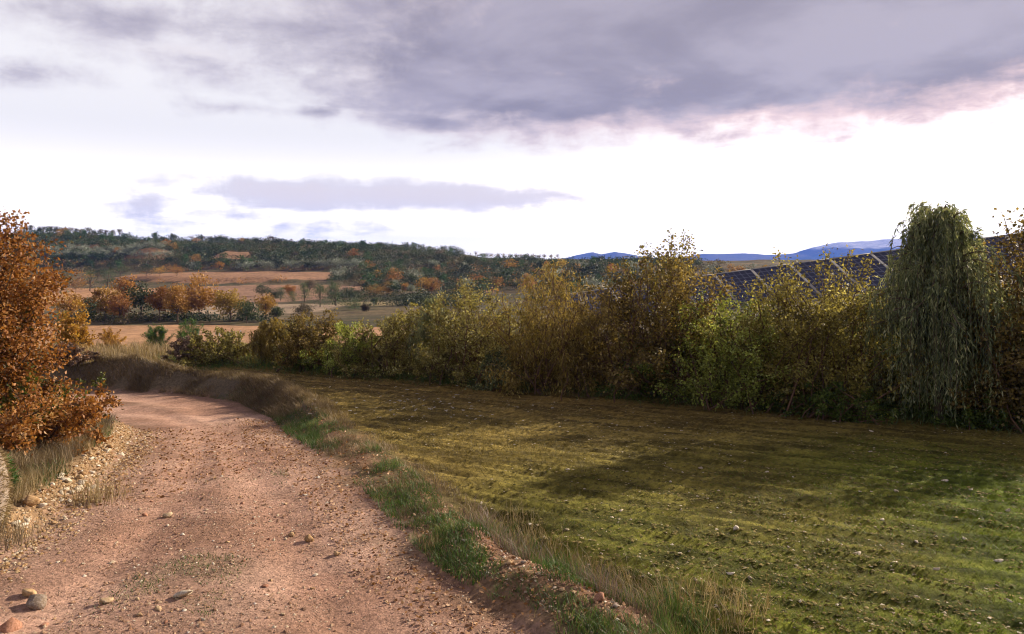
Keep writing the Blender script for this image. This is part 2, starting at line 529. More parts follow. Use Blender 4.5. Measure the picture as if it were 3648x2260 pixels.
M = {}
M['ground'] = ground_mat('earth', 15, 0.9, 0.0)
M['road'] = ground_mat('gravelly_earth', 22, 1.0, 0.7)
M['valley'] = ground_mat('valley_earth', 0.9, 0.4, 0.0)
M['far'] = ground_mat('far_earth', 0.05, 0.2, 0.0)
M['bark'] = plain_mat('bark', (0.06, 0.042, 0.03), (0.16, 0.115, 0.08), 14, 0.9, 0.6)
M['redbark'] = plain_mat('reddish_bark', (0.07, 0.038, 0.024), (0.15, 0.085, 0.055), 20, 0.85, 0.4)
M['oak'] = leaf_mat('russet_oak_leaf', [(0, (0.05, 0.045, 0.012)), (0.12, (0.11, 0.06, 0.016)), (0.2, (0.104, 0.042, 0.014)), (0.3, (0.222, 0.084, 0.021)), (0.65, (0.34, 0.144, 0.033)), (0.88, (0.414, 0.22, 0.071)), (1, (0.459, 0.304, 0.162))], 0.42)
M['oakgreen'] = leaf_mat('green_oak_leaf', [(0, (0.03, 0.045, 0.012)), (0.6, (0.09, 0.11, 0.02)), (1, (0.25, 0.17, 0.03))], 0.4)
M['rust'] = leaf_mat('rusty_leaf', [(0, (0.14, 0.07, 0.02)), (0.5, (0.32, 0.165, 0.035)), (1, (0.48, 0.28, 0.075))], 0.35, objvar=0.5)
M['gold'] = leaf_mat('golden_leaf', [(0, (0.14, 0.08, 0.02)), (0.5, (0.30, 0.17, 0.03)), (1, (0.46, 0.28, 0.07))], 0.35, objvar=0.8)
M['dark'] = leaf_mat('evergreen_leaf', [(0, (0.014, 0.022, 0.008)), (0.5, (0.036, 0.054, 0.017)), (1, (0.085, 0.10, 0.033))], 0.2, objvar=0.9)
M['pine'] = leaf_mat('pine_needle', [(0, (0.018, 0.04, 0.014)), (0.5, (0.04, 0.085, 0.022)), (1, (0.09, 0.14, 0.035))], 0.2, objvar=0.9)
M['olive'] = leaf_mat('olive_leaf', [(0, (0.10, 0.12, 0.08)), (0.5, (0.20, 0.225, 0.165)), (1, (0.34, 0.36, 0.29))], 0.2, objvar=0.5)
M['scrub'] = leaf_mat('scrub_leaf', [(0, (0.05, 0.04, 0.022)), (0.5, (0.10, 0.085, 0.04)), (1, (0.19, 0.13, 0.07))], 0.25, objvar=0.9)
M['twig'] = leaf_mat('bare_twig', [(0, (0.08, 0.055, 0.04)), (1, (0.22, 0.14, 0.09))], 0.1, objvar=0.6)
def hmat(n, stops, tr=0.5): M[n] = leaf_mat(n, stops, tr)
hmat('brown_leaf', [(0, (0.074, 0.065, 0.023)), (0.5, (0.22, 0.184, 0.047)), (0.85, (0.381, 0.326, 0.084)), (1, (0.559, 0.52, 0.213))])
hmat('umber_leaf', [(0, (0.048, 0.039, 0.015)), (0.5, (0.153, 0.11, 0.034)), (0.85, (0.277, 0.198, 0.056)), (1, (0.469, 0.376, 0.185))])
hmat('olive_gold_leaf', [(0, (0.082, 0.073, 0.025)), (0.5, (0.231, 0.195, 0.06)), (0.85, (0.38, 0.342, 0.118)), (1, (0.543, 0.537, 0.297))])
hmat('lime_leaf', [(0, (0.085, 0.099, 0.022)), (0.5, (0.239, 0.271, 0.055)), (0.85, (0.393, 0.442, 0.102)), (1, (0.558, 0.62, 0.218))])
hmat('willow_leaf', [(0, (0.075, 0.097, 0.057)), (0.5, (0.183, 0.215, 0.107)), (0.85, (0.342, 0.353, 0.177)), (1, (0.57, 0.556, 0.32))])
hmat('amber_willow_leaf', [(0, (0.073, 0.055, 0.017)), (0.5, (0.217, 0.156, 0.039)), (0.85, (0.361, 0.268, 0.069)), (1, (0.519, 0.424, 0.156))])
hmat('teal_leaf', [(0, (0.045, 0.058, 0.026)), (0.5, (0.113, 0.137, 0.055)), (0.88, (0.246, 0.254, 0.103)), (1, (0.62, 0.6, 0.38))], 0.25)
hmat('ivy_leaf', [(0, (0.034, 0.057, 0.014)), (0.5, (0.101, 0.146, 0.029)), (0.85, (0.203, 0.244, 0.05)), (1, (0.507, 0.488, 0.086))])
hmat('bush_green_leaf', [(0, (0.025, 0.06, 0.014)), (0.5, (0.06, 0.13, 0.025)), (1, (0.12, 0.20, 0.04))], 0.35)
hmat('yellow_leaf', [(0, (0.20, 0.11, 0.02)), (0.5, (0.42, 0.22, 0.03)), (1, (0.55, 0.36, 0.08))], 0.45)
hmat('mauve_leaf', [(0, (0.08, 0.056, 0.048)), (0.5, (0.192, 0.128, 0.096)), (1, (0.352, 0.24, 0.176))], 0.35)
M['dry'] = leaf_mat('dry_grass', [(0, (0.13, 0.09, 0.045)), (0.5, (0.26, 0.19, 0.095)), (1, (0.46, 0.37, 0.22))], 0.35)
M['dull'] = leaf_mat('dull_dry_grass', [(0, (0.085, 0.06, 0.04)), (0.5, (0.17, 0.125, 0.075)), (0.8, (0.27, 0.20, 0.12)), (1, (0.42, 0.33, 0.21))], 0.3)
M['green'] = leaf_mat('green_grass', [(0, (0.028, 0.055, 0.014)), (0.5, (0.065, 0.12, 0.028)), (0.85, (0.12, 0.17, 0.05)), (1, (0.33, 0.27, 0.13))], 0.4)
M['stubble'] = leaf_mat('field_stubble', [(0, (0.045, 0.042, 0.007)), (0.5, (0.125, 0.098, 0.018)), (1, (0.27, 0.20, 0.055))], 0.35)
M['fieldgreen'] = leaf_mat('field_sprouts', [(0, (0.025, 0.05, 0.003)), (0.5, (0.075, 0.125, 0.007)), (1, (0.17, 0.22, 0.02))], 0.4)
M['violet'] = leaf_mat('violet_grass', [(0, (0.10, 0.07, 0.06)), (0.5, (0.20, 0.14, 0.12)), (1, (0.32, 0.24, 0.18))], 0.3)
M['litter'] = leaf_mat('fallen_leaf', [(0, (0.12, 0.05, 0.02)), (0.5, (0.30, 0.15, 0.06)), (1, (0.48, 0.30, 0.16))], 0.2)
M['pale_stone'] = stone_mat('pale_limestone', [(0, (0.42, 0.36, 0.27)), (0.5, (0.58, 0.51, 0.40)), (1, (0.70, 0.64, 0.54))])
M['tan_stone'] = stone_mat('tan_sandstone', [(0, (0.32, 0.20, 0.10)), (0.5, (0.45, 0.30, 0.16)), (1, (0.55, 0.43, 0.28))])
M['red_stone'] = stone_mat('reddish_stone', [(0, (0.30, 0.15, 0.10)), (1, (0.44, 0.24, 0.16))])
M['grey_stone'] = stone_mat('grey_stone', [(0, (0.24, 0.19, 0.15)), (1, (0.38, 0.32, 0.26))])
M['gravel'] = stone_mat('mixed_gravel', [(0, (0.20, 0.12, 0.08)), (0.4, (0.34, 0.20, 0.13)), (0.75, (0.46, 0.31, 0.20)), (0.93, (0.55, 0.45, 0.33)), (1, (0.68, 0.62, 0.52))], False)
M['rubble'] = stone_mat('mixed_rubble', [(0, (0.26, 0.15, 0.07)), (0.4, (0.42, 0.27, 0.13)), (0.75, (0.52, 0.38, 0.22)), (1, (0.66, 0.58, 0.45))], False)
M['clod'] = stone_mat('field_clod', [(0, (0.07, 0.065, 0.015)), (0.35, (0.15, 0.13, 0.035)), (0.7, (0.24, 0.19, 0.06)), (0.92, (0.32, 0.26, 0.11)), (1, (0.60, 0.55, 0.45))], False)

# ------------------------------------------------------------------ ground sheets
def grid(xs, ys):
    nx, ny = len(xs), len(ys)
    X, Y = np.meshgrid(xs, ys)
    i = np.arange(ny - 1)[:, None] * nx + np.arange(nx - 1)[None]
    F = np.stack([i, i + 1, i + 1 + nx, i + nx], -1).reshape(-1, 4)
    return X.ravel(), Y.ravel(), F

def sub_object(name, X, Y, Z, F, mask, col, mat, smooth=True, parent=None):
    Fm = F[mask]
    used, inv = np.unique(Fm, return_inverse=True)
    V = np.stack([X, Y, Z], 1)[used]
    me = mesh_np(name, V, F4=inv.reshape(Fm.shape), col=col[used], smooth=smooth)
    o = link(name, me, parent, mat=mat)
    return tag(o, kind='structure')

def lerp3(a, b, t):
    return np.asarray(a)[None] * (1 - t)[:, None] + np.asarray(b)[None] * t[:, None]

def near_colour(X, Y):
    fs, ls, dr, dl = road_sides(X, Y)
    n = fbm(X, Y, 0.7, 4, 60); n2 = fbm(X, Y, 3.5, 3, 61); n3 = fbm(X, Y, 0.25, 3, 62)
    road = lerp3((0.275, 0.157, 0.106), (0.425, 0.268, 0.193), ss(0.3, 0.7, n))
    de = np.minimum(dr, dl)
    lane = np.exp(-((de - 1.15) / 0.5) ** 2)                          # packed wheel lanes
    road = road * (0.80 + 0.32 * lane)[:, None]
    dk = ss(0.52, 0.68, fbm(X, Y, 1.6, 4, 63, 0.6)) * (1 - 0.7 * lane)
    road = road * (1 - 0.4 * dk)[:, None] + np.array([0.15, 0.09, 0.055]) * (0.4 * dk)[:, None]
    wet = ss(0.5, 0.0, de) * ss(0.35, 0.65, n2)                     # damp, leaf-strewn edges
    road = road * (1 - 0.45 * wet)[:, None] + np.array([0.12, 0.085, 0.04]) * (0.45 * wet)[:, None]
    mid = np.exp(-((dl - 2.0) / 0.5) ** 2) * ss(0.48, 0.66, n) * ss(13, 8, Y)      # weeds between the wheel tracks
    road = road * (1 - 0.35 * mid)[:, None] + np.array([0.09, 0.085, 0.035]) * (0.35 * mid)[:, None]
    verge_r = lerp3((0.10, 0.085, 0.035), (0.21, 0.125, 0.07), ss(0.3, 0.7, n2))
    bk = ss(14.5, 17.5, Y)[:, None]
    verge_r = verge_r * (1 - bk) + np.array([0.115, 0.09, 0.058]) * bk
    crest = np.exp(-((dr - 0.68) / 0.2) ** 2) * ss(10.5, 8.5, Y)
    verge_r = verge_r * (1 - 0.8 * crest)[:, None] + np.array([0.23, 0.125, 0.08]) * (0.8 * crest)[:, None]
    for mx_, my_, mh_, mr_ in MOUNDS:
        k_ = np.exp(-((X - mx_) ** 2 + (Y - my_) ** 2) / (mr_ * 1.1) ** 2)[:, None]
        verge_r = verge_r * (1 - k_) + np.array([0.20, 0.115, 0.075]) * k_
    verge_l = lerp3((0.10, 0.078, 0.042), (0.19, 0.135, 0.075), ss(0.3, 0.7, n2))
    rub = np.exp(-((dl - 0.18) / 0.25) ** 2)
    verge_l = verge_l * (1 - rub)[:, None] + np.array([0.30, 0.19, 0.10]) * rub[:, None]
    g = ss(-2.5, 5.0, X * 0.75 - (Y - 8.5) * 0.5 + 5 * (n3 - 0.5))   # greener crop towards the near corner
    u_ = X * HN[0] + Y * HN[1]; a_ = X * HD[0] + Y * HD[1]
    st_ = ss(0.35, 0.65, fbm(u_ * 2.6, a_ * 0.34, 2.6, 4, 64, 0.68))                # streaks of straw over darker soil
    field = lerp3((0.082, 0.058, 0.014), (0.038, 0.053, 0.005), g) * (1 - st_)[:, None] + lerp3((0.24, 0.175, 0.045), (0.115, 0.15, 0.012), g) * st_[:, None]
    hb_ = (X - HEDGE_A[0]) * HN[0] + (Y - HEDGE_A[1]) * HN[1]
    up = np.maximum(ss(14, 24, Y), ss(-5.5, -1.0, hb_ + 2 * (n3 - 0.5)))           # bare brown soil towards the hedge, with its shadow band put into the colour
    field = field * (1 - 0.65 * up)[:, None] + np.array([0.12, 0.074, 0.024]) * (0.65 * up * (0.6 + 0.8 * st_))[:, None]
    fw = field_w(X, Y)[:, None]
    rt = np.where(fs, ss(-0.05, 0.25, dr + 0.5 * (n2 - 0.5)), np.where(ls, ss(-0.1, 0.3, dl + 0.4 * (n2 - 0.5)), 0))[:, None]
    verge = np.where(fs[:, None], verge_r, verge_l)
    c = road * (1 - rt) + verge * rt
    c = c * (1 - fw) + field * fw
    farg = (ss(27, 31, Y) * fs)[:, None]
    return c * (1 - farg) + np.array([0.14, 0.10, 0.05]) * farg

def prog(a, b, d0, r, dmax):
    o = [a]; d = d0
    while o[-1] < b:
        o.append(o[-1] + d); d = min(d * r, dmax)
    return np.array(o)

xs = np.concatenate([-prog(9.5, 46, 0.12, 1.08, 1.5)[::-1], np.arange(-9.4, 11.5, 0.082), prog(11.5, 46, 0.12, 1.08, 1.5)])
ys = np.concatenate([-prog(-3.8, 12, 0.2, 1.1, 1.5)[::-1], np.arange(3.9, 14, 0.07), np.arange(14, 24, 0.1), prog(24, 44, 0.1, 1.03, 0.4)])
X, Y, F = grid(xs, ys)
Z = H(X, Y)
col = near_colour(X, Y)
fcx, fcy = X[F].mean(1), Y[F].mean(1)
fs, ls, dr, dl = road_sides(fcx, fcy)
is_field = field_w(fcx, fcy) > 0.5
is_road = ~fs & ~ls
is_bank = fs & ~is_field & (fcy > 15.5) & (fcy < 25.5) & (dr < 1.6)
sub_object('dirt_road', X, Y, Z, F, is_road, col, M['road'])
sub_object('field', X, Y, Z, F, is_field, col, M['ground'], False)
sub_object('earth_bank', X, Y, Z, F, is_bank & ~is_field, col, M['ground'])
sub_object('road_verge', X, Y, Z, F, fs & ~is_field & ~is_bank, col, M['ground'])
sub_object('ground', X, Y, Z, F, ls, col, M['ground'])

# fields of the valley: name, x range at that distance, y range
VFIELDS = [('valley_field', -75, -12, 52, 113, (0.313, 0.178, 0.094)),
           ('valley_field', -165, -103, 180, 250, (0.331, 0.184, 0.094)),
           ('valley_field', -106, -50, 196, 260, (0.23, 0.135, 0.083)),
           ('valley_field', -146, -66, 268, 327, (0.248, 0.14, 0.077)),
           ('valley_field', -72, -40, 150, 186, (0.248, 0.184, 0.121)),
           ('valley_field', -42, -27, 176, 200, (0.184, 0.14, 0.066)),
           ('valley_field', 22, 46, 235, 262, (0.313, 0.259, 0.165)),
           ('terraced_field', -30, 12, 385, 428, (0.083, 0.081, 0.039))]
def in_field(x, y, f, soft=0.0):
    _, x0, x1, y0, y1, _c = f
    w = 9 * (fbm(x, y, 0.04, 2, 70) - 0.5)
    cx, cy = (x0 + x1) / 2, (y0 + y1) / 2
    a = np.abs(x - cx + w) / ((x1 - x0) / 2 + soft); b = np.abs(y - cy + w * 0.5) / ((y1 - y0) / 2 + soft)
    return (a ** 4 + b ** 4) < 1

xs = np.arange(-420, 300, 2.6); ys = np.concatenate([np.arange(-40, 40, 4.0), np.arange(40, 130, 1.5), np.arange(130, 470, 2.2), np.arange(470, 640, 8)])
X, Y, F = grid(xs, ys)
Z = base_height(X, Y) - 0.7 * (ss(46, 44, np.abs(X)) * ss(43.5, 41, Y) * ss(-12, -10, Y))
n = fbm(X, Y, 0.06, 4, 80); n2 = fbm(X, Y, 0.3, 3, 81)
col = lerp3((0.05, 0.047, 0.022), (0.14, 0.098, 0.052), ss(0.35, 0.75, n * 0.6 + n2 * 0.4))
col = np.where((Y < 45)[:, None], np.array([0.13, 0.10, 0.05])[None], col)
owner = np.full(len(F), -1)
fx, fy = X[F].mean(1), Y[F].mean(1)
for k, f in enumerate(VFIELDS):
    c = np.array(f[5])[None] * (0.82 + 0.36 * fbm(X, Y, 0.35, 3, 90 + k))[:, None]
    col = np.where(in_field(X, Y, f)[:, None], c, col)
    owner[in_field(fx, fy, f)] = k
for gx, gy, gw, gh in GULLIES:
    m_ = (np.abs(X - gx) < gw * 1.25) & (Y > gy - 5) & (Y < gy + 7)
    col[m_] = np.array([0.26, 0.155, 0.085]) * (0.75 + 0.5 * n2[m_])[:, None]
for k, f in enumerate(VFIELDS):
    if (owner == k).any(): sub_object(f[0], X, Y, Z, F, owner == k, col, M['valley'])
sub_object('hillside', X, Y, Z, F, (owner < 0) & (fy > 335), col, M['valley'])
sub_object('valley', X, Y, Z, F, (owner < 0) & (fy <= 335), col, M['valley'])

# open country to the horizon
a = np.concatenate([-np.geomspace(300, 10000, 22)[::-1], np.linspace(-290, 290, 26), np.geomspace(300, 10000, 22)])
b = np.concatenate([-np.geomspace(60, 1900, 10)[::-1], np.linspace(-50, 660, 40), np.geomspace(700, 10150, 24)])
X, Y, F = grid(a, b)
inside = ss(-425, -400, X) * ss(305, 285, X) * ss(-45, -35, Y) * ss(645, 620, Y)
Z = np.where((Y < 640) & (X > -425) & (X < 305), base_height(X, Y), -5.5 + 0 * X)
Zs = np.interp(X, RX, RZ) * ss(200, 430, Y) * ss(900, 450, Y) - 5.5 * ss(500, 900, Y) * (1 - inside)
Z = np.where((Y < 640) & (X > -425) & (X < 305), Z, np.where(Y < 50, 0.3, Zs)) - 3.0 * inside - 0.3
col = lerp3((0.09, 0.07, 0.035), (0.15, 0.11, 0.055), fbm(X, Y, 0.003, 3, 95))
sub_object('plain', X, Y, Z, F, np.ones(len(F), bool), col, M['far'])

# far mountains, as real ridges eight kilometres off
def mountain(name, pts, Y0, depth, cols, snow, seed, label):
    px = np.array([p[0] for p in pts], float); py = np.array([p[1] for p in pts], float)
    xw = (px - CX) / F_PX * Y0; zw = CAM_H + (HY - py) / F_PX * Y0
    xs = np.linspace(xw[0], xw[-1], 220); vs = np.linspace(-1, 1, 44)
    Xg, Vg, F = grid(xs, vs)
    crest = np.interp(Xg, xw, zw)
    crest = crest + (fbm(Xg, Xg * 0, 0.004, 4, seed) - 0.5) * 28
    n = fbm(Xg, Vg * depth, 0.0016, 5, seed + 2)
    prof = np.clip(1 - np.abs(Vg), 0, 1) ** 0.9
    Zg = -15 + (crest + 15) * prof * (1 - 0.45 * (n - 0.35) * (1 - prof) * 2)
    Yg = Y0 + Vg * depth
    hn = Zg / zw.max()
    c = lerp3(cols[0], cols[1], ss(0.35, 0.65, n))
    sn = ss(snow, snow + 0.12, hn + 0.25 * (fbm(Xg, Yg, 0.008, 4, seed + 5) - 0.5))
    c = c * (1 - 0.8 * sn)[:, None] + np.array([0.80, 0.78, 0.75]) * (0.8 * sn)[:, None]
    me = mesh_np(name, np.stack([Xg, Yg, Zg], 1), F4=F, col=c, smooth=True)
    me.materials.append(M['far'])
    return tag(link(name, me), kind='structure')

mountain('mountain', [(1700, 945), (1990, 922), (2060, 908), (2110, 900), (2140, 906), (2190, 897), (2240, 905), (2330, 920), (2480, 934), (2640, 950)], 8000, 1400,
         ((0.05, 0.055, 0.04), (0.12, 0.10, 0.07)), 2.0, 7, '')
mountain('mountain', [(2250, 950), (2400, 918), (2500, 903), (2640, 902), (2760, 908), (2840, 900), (2900, 880), (2990, 862), (3080, 857), (3200, 850), (3420, 846), (3700, 838), (4100, 880), (4700, 945)], 8600, 1400,
         ((0.05, 0.055, 0.04), (0.13, 0.11, 0.08)), 0.5, 17, '')
# ------------------------------------------------------------------ trees and shrubs
def bez(a, c, b, n=8):
    t = np.linspace(0, 1, n)[:, None]
    return (1 - t) ** 2 * a + 2 * t * (1 - t) * c + t * t * b

def plant_object(name, loc, label, cat, group, wood, crown_parts, wood_mat, wood_name='trunk'):
    root = link(name, None, loc=loc)
    root.empty_display_size = 0.3
    tag(root, label, cat, group)
    V, Fq = tubes(*wood)
    me = mesh_np(wood_name, V, F4=Fq, smooth=True); me.materials.append(wood_mat)
    link(wood_name, me, root)
    for nm, me in crown_parts:
        link(nm, me, root)
    return root

def spray(rng, h, prof_t, prof_r, nstem, ntwig, nleaf, leaf, wr, base_r=0.15, tmin=0.12, twig_len=0.16, up=0.5, droop=0.0, asym=(0, 0), stem_r=0.02, squash=1.0, sparse_top=0.0, trunk=0):
    """a many-stemmed bush: stems fan out to an uneven envelope, twigs carry leaves"""
    ph = rng.random(nstem) * 2 * math.pi
    t = np.clip(rng.beta(1.15, 0.95, nstem), 0.14, 1)
    lob = 0.72 + 0.5 * vnoise(ph * 1.9, t * 4, int(rng.integers(999)))
    Rr = np.interp(t, prof_t, prof_r) * lob * np.sqrt(rng.uniform(0.12, 1, nstem)) * 1.12
    tip = np.stack([Rr * np.cos(ph) + asym[0] * t * h, (Rr * np.sin(ph)) * squash + asym[1] * t * h, t * h * rng.uniform(0.93, 1.03, nstem)], 1)
    b0 = np.stack([base_r * rng.normal(size=nstem) * 0.6, base_r * rng.normal(size=nstem) * 0.6 * squash, np.full(nstem, -0.05)], 1)
    paths = []; rad = []
    ts = np.linspace(0, 1, 9)
    C = np.stack([tip[:, 0] * 0.45, tip[:, 1] * 0.45, tip[:, 2] * 0.62], 1) + b0 * [0.6, 0.6, 0] + rng.normal(size=(nstem, 3)) * 0.05 * h
    C[:, 2] = np.maximum(C[:, 2], 0.1)
    for i in range(nstem):
        P = bez(b0[i], C[i], tip[i], 9)
        P[1:-1] += rng.normal(size=(7, 3)) * 0.012 * h
        paths.append(P); rad.append(stem_r * (0.5 + 0.8 * rng.random()) * (1 - 0.85 * ts) + 0.0025)
    # twigs
    si = np.repeat(np.arange(nstem), ntwig); T = len(si)
    s = tmin + (1.02 - tmin) * rng.random(T) ** 0.75
    s = np.minimum(s, 1)[:, None]
    st = (1 - s) ** 2 * b0[si] + 2 * s * (1 - s) * C[si] + s * s * tip[si]
    tan = unit(2 * (1 - s) * (C[si] - b0[si]) + 2 * s * (tip[si] - C[si]))
    d = rng.normal(size=(T, 3)); outw = np.stack([st[:, 0], st[:, 1], 0 * st[:, 0]], 1); outw = unit(outw + 1e-4)
    d = unit(d * 0.75 + outw * 0.45 + tan * 0.5 + np.array([0, 0, up])[None])
    tl = twig_len * h * rng.uniform(0.35, 1.0, T) * (1.15 - 0.5 * s[:, 0])
    keep = rng.random(T) > sparse_top * ss(0.6, 1.0, st[:, 2] / h) + 0.0
    gap = vnoise(st[:, 0] * 2.6 / h * 2 + 3, st[:, 2] * 2.6 / h * 2 + st[:, 1], int(rng.integers(999)))
    keep &= (gap > 0.22) | (rng.random(T) < 0.35)
    st, d, tl = st[keep], d[keep], tl[keep]; T = len(st)
    for i in rng.choice(T, min(T, 420), replace=False):
        e = st[i] + d[i] * tl[i] - np.array([0, 0, droop * tl[i]])
        paths.append(np.stack([st[i], (st[i] + e) / 2 + [0, 0, 0.02], e])); rad.append(np.array([0.005, 0.0035, 0.002]) * h / 3)
    li = np.repeat(np.arange(T), nleaf); N = len(li)
    u = rng.random(N) ** 0.8
    P = st[li] + d[li] * (tl[li] * u)[:, None] - np.array([0, 0, 1.0])[None] * (droop * tl[li] * u * u)[:, None]
    P = P + rng.normal(size=(N, 3)) * 0.022 * h * np.array([1, 1, 0.8])
    D = unit(d[li] * 0.6 + rng.normal(size=(N, 3)) * 0.75 + np.array([0, 0, -0.25 - droop])[None])
    P[:, 2] = np.where(P[:, 2] < 0.03, 0.03 + rng.random(N) * 0.25, P[:, 2])
    L = leaf * rng.uniform(0.6, 1.25, N)
    if trunk:
        top = np.array([asym[0] * h * 0.6, asym[1] * h * 0.6, h * 0.72])
        P0 = bez(np.array([0, 0, -0.1]), np.array([0.04 * h, 0, h * 0.35]), top, 10)
        P0[1:-1] += rng.normal(size=(8, 3)) * 0.012 * h
        paths.insert(0, P0); rad.insert(0, trunk * (1 - 0.8 * np.linspace(0, 1, 10)))
    return (paths, rad, 4), P, D, L

def weeping(rng, h, rad_, nbr, nstr, nl, leaf, low=0.05):
    """a weeping crown: limbs arch out from the stem and shed hanging strands"""
    paths = []; rads = []
    top = np.array([0.0, 0, h * 0.62])
    P0 = bez(np.array([0, 0, -0.1]), np.array([0.08, 0.05, h * 0.3]), top, 10)
    paths.append(P0); rads.append(np.linspace(0.09, 0.05, 10) * h / 4)
    PP = []; DD = []
    for i in range(nbr):
        ph = rng.random() * 6.283; hq = rng.uniform(0.42, 1.0); rr = rng.uniform(0.8, 1.12) * rad_ * (1.02 - 0.78 * ((hq - 0.42) / 0.58) ** 1.7) * math.sqrt(rng.uniform(0.1, 1)); hz = h * hq
        s0 = P0[rng.integers(5, 10)]
        e = np.array([rr * math.cos(ph), rr * math.sin(ph), hz * 0.95])
        Pb = bez(s0, np.array([e[0] * 0.45, e[1] * 0.45, hz * 1.04]), e, 9)
        paths.append(Pb); rads.append(np.linspace(0.022, 0.005, 9) * h / 4)
        for j in range(nstr):
            q = Pb[rng.integers(3, 9)] + rng.normal(size=3) * 0.05
            out = np.array([math.cos(ph), math.sin(ph), 0]) * rng.uniform(0.0, 0.16) * rad_ + np.array([rng.normal(), rng.normal(), 0]) * 0.08
            lo = h * (low + 0.42 * rng.random() ** 2)
            ln = max(q[2] - lo, 0.25) * rng.uniform(0.7, 1.0)
            e2 = q + out - np.array([0, 0, ln])
            S = bez(q, q + out * 0.9 + np.array([0, 0, 0.05 * h * rng.random()]), e2, 12)
            S[:, :2] += np.cumsum(rng.normal(size=(12, 2)) * 0.006, 0)
            if j % 5 == 0:
                paths.append(S[::2]); rads.append(np.full(6, 0.003))
            k = max(6, int(nl * ln / h * 1.6))
            u = rng.random(k) * 10.98; iu = u.astype(int); fu = (u - iu)[:, None]
            PP.append(S[iu] * (1 - fu) + S[iu + 1] * fu + rng.normal(size=(k, 3)) * 0.012)
            tg = unit(S[iu + 1] - S[iu])
            DD.append(unit(tg + rng.normal(size=(k, 3)) * np.array([0.42, 0.42, 0.25]) + np.array([0, 0, -0.25])))
    P = np.concatenate(PP); D = np.concatenate(DD)
    P[:, 2] = np.maximum(P[:, 2], 0.04)
    return (paths, rads, 5), P, D, leaf * rng.uniform(0.6, 1.3, len(P))

def crown_mesh(rng, P, D, L, wr, mat, fold=0.3, name='crown'):
    # leaves of one spray share a tone
    tone = 0.55 * rng.random(len(P)) + 0.45 * fbm(P[:, 0] * 3 + P[:, 1] * 2.1, P[:, 2] * 3, 1.0, 2, int(rng.integers(99)))
    tone = np.clip((tone - 0.5) * 1.35 + 0.5, 0, 1)
    return leaf_mesh(name, rng, P, D, L, wr, M[mat] if isinstance(mat, str) else mat, fold, tone)

HG = 'hedge shrubs and trees along the field'
def hx(px, back=0.0):
    """foot of a hedge plant: where the sight line at px meets the hedge line"""
    k = (px - CX) / F_PX
    # point = A + s*HD ; x = k*y
    a = HEDGE_A + HN * back
    s = (k * a[1] - a[0]) / (HD[0] - k * HD[1])
    p = a + s * HD
    return float(p[0]), float(p[1]), float(base_height(np.array([p[0]]), np.array([p[1]]))[0])

def hedge(name, px, top, width, label, mat, back, seed, dens=1.0, leaf=0.06, wr=0.6, prof=None, ntwig=26, nstem=46, extra=None, stem='redbark', low=None, **kw):
    rng = np.random.default_rng(seed)
    x, y, z = hx(px, back)
    h = (CAM_H + (HY - top) / F_PX * y - z) * 1.06
    r = width / F_PX * y / 2
    pt, pr = prof or ([0, 0.15, 0.45, 0.75, 1.0], [0.95, 1.0, 1.0, 0.82, 0.3])
    pr = np.array(pr) * r * 1.5
    wood, P, D, L = spray(rng, h, pt, pr, int(nstem * 1.25), int(ntwig * dens * 1.1), 9, leaf * 1.15, wr, base_r=0.75 * r, **kw)
    parts = [('crown', crown_mesh(rng, P, D, L, wr, mat))]
    if low:                                        # leafy suckers at the foot, of another tint
        lm, lh, ln = low
        w2, P2, D2, L2 = spray(rng, h * lh, [0, 0.5, 1], np.array([1.0, 0.9, 0.45]) * r * 1.1, 30, ln, 12, leaf * 1.05, wr, base_r=0.5 * r, twig_len=0.3)
        parts.append(('low_foliage', crown_mesh(rng, P2, D2, L2, wr, lm, name='low_foliage')))
    return plant_object(name, (x, y, z), label, 'shrub' if 'shrub' in name or 'bush' in name else 'tree', HG, wood, parts, M[stem], 'stems')

def hwillow(px, top, width, label, mat, back, seed, nbr, nstr, nl, leaf, wr=0.16, low=0.05):
    rng = np.random.default_rng(seed)
    x, y, z = hx(px, back)
    h = CAM_H + (HY - top) / F_PX * y - z
    wood, P, D, L = weeping(rng, h, width / F_PX * y / 2 * 1.12, int(nbr * 1.35), nstr, nl, leaf, low)
    return plant_object('willow_tree', (x, y, z), label, 'tree', HG, wood, [('crown', crown_mesh(rng, P, D, L, wr, mat, 0.1))], M['bark'])

hedge('small_tree', 672, 1205, 95, 'tiny grey-brown tree standing alone at the far end of the hedge', 'mauve_leaf', -0.6, 1, 0.6, 0.06, trunk=0.03, tmin=0.35)
hedge('shrub', 800, 1178, 240, 'low olive-yellow shrub next to the tiny grey-brown tree', 'olive_gold_leaf', 0.0, 2, 0.9, 0.07)
hwillow(965, 1132, 190, 'small drooping brown shrub between low olive-yellow shrubs', 'amber_willow_leaf', 0.2, 3, 46, 9, 60, 0.09, 0.2)
hedge('shrub', 1115, 1118, 210, 'dark umber shrub with a green foot beside the small drooping shrub', 'umber_leaf', 0.1, 4, 1.0, 0.065, low=('ivy_leaf', 0.4, 14))
hedge('shrub', 1240, 1160, 190, 'small pale olive-green shrub beside the dark umber shrub', 'lime_leaf', -0.1, 5, 0.9, 0.06)
hedge('shrub', 1375, 1118, 260, 'olive-brown shrub showing thin bare stems, beside the slim grey-green willow', 'olive_gold_leaf', 0.2, 6, 1.0, 0.06, sparse_top=0.5)
hwillow(1535, 1045, 170, 'slim grey-green weeping willow at the shoulder of the wide golden bush', 'willow_leaf', 0.5, 7, 44, 8, 60, 0.10, 0.17)
hedge('bush', 1690, 1030, 380, 'wide golden-olive bush between the slim willow and the drooping amber tree', 'olive_gold_leaf', 0.3, 8, 1.3, 0.062, nstem=60, sparse_top=0.5)
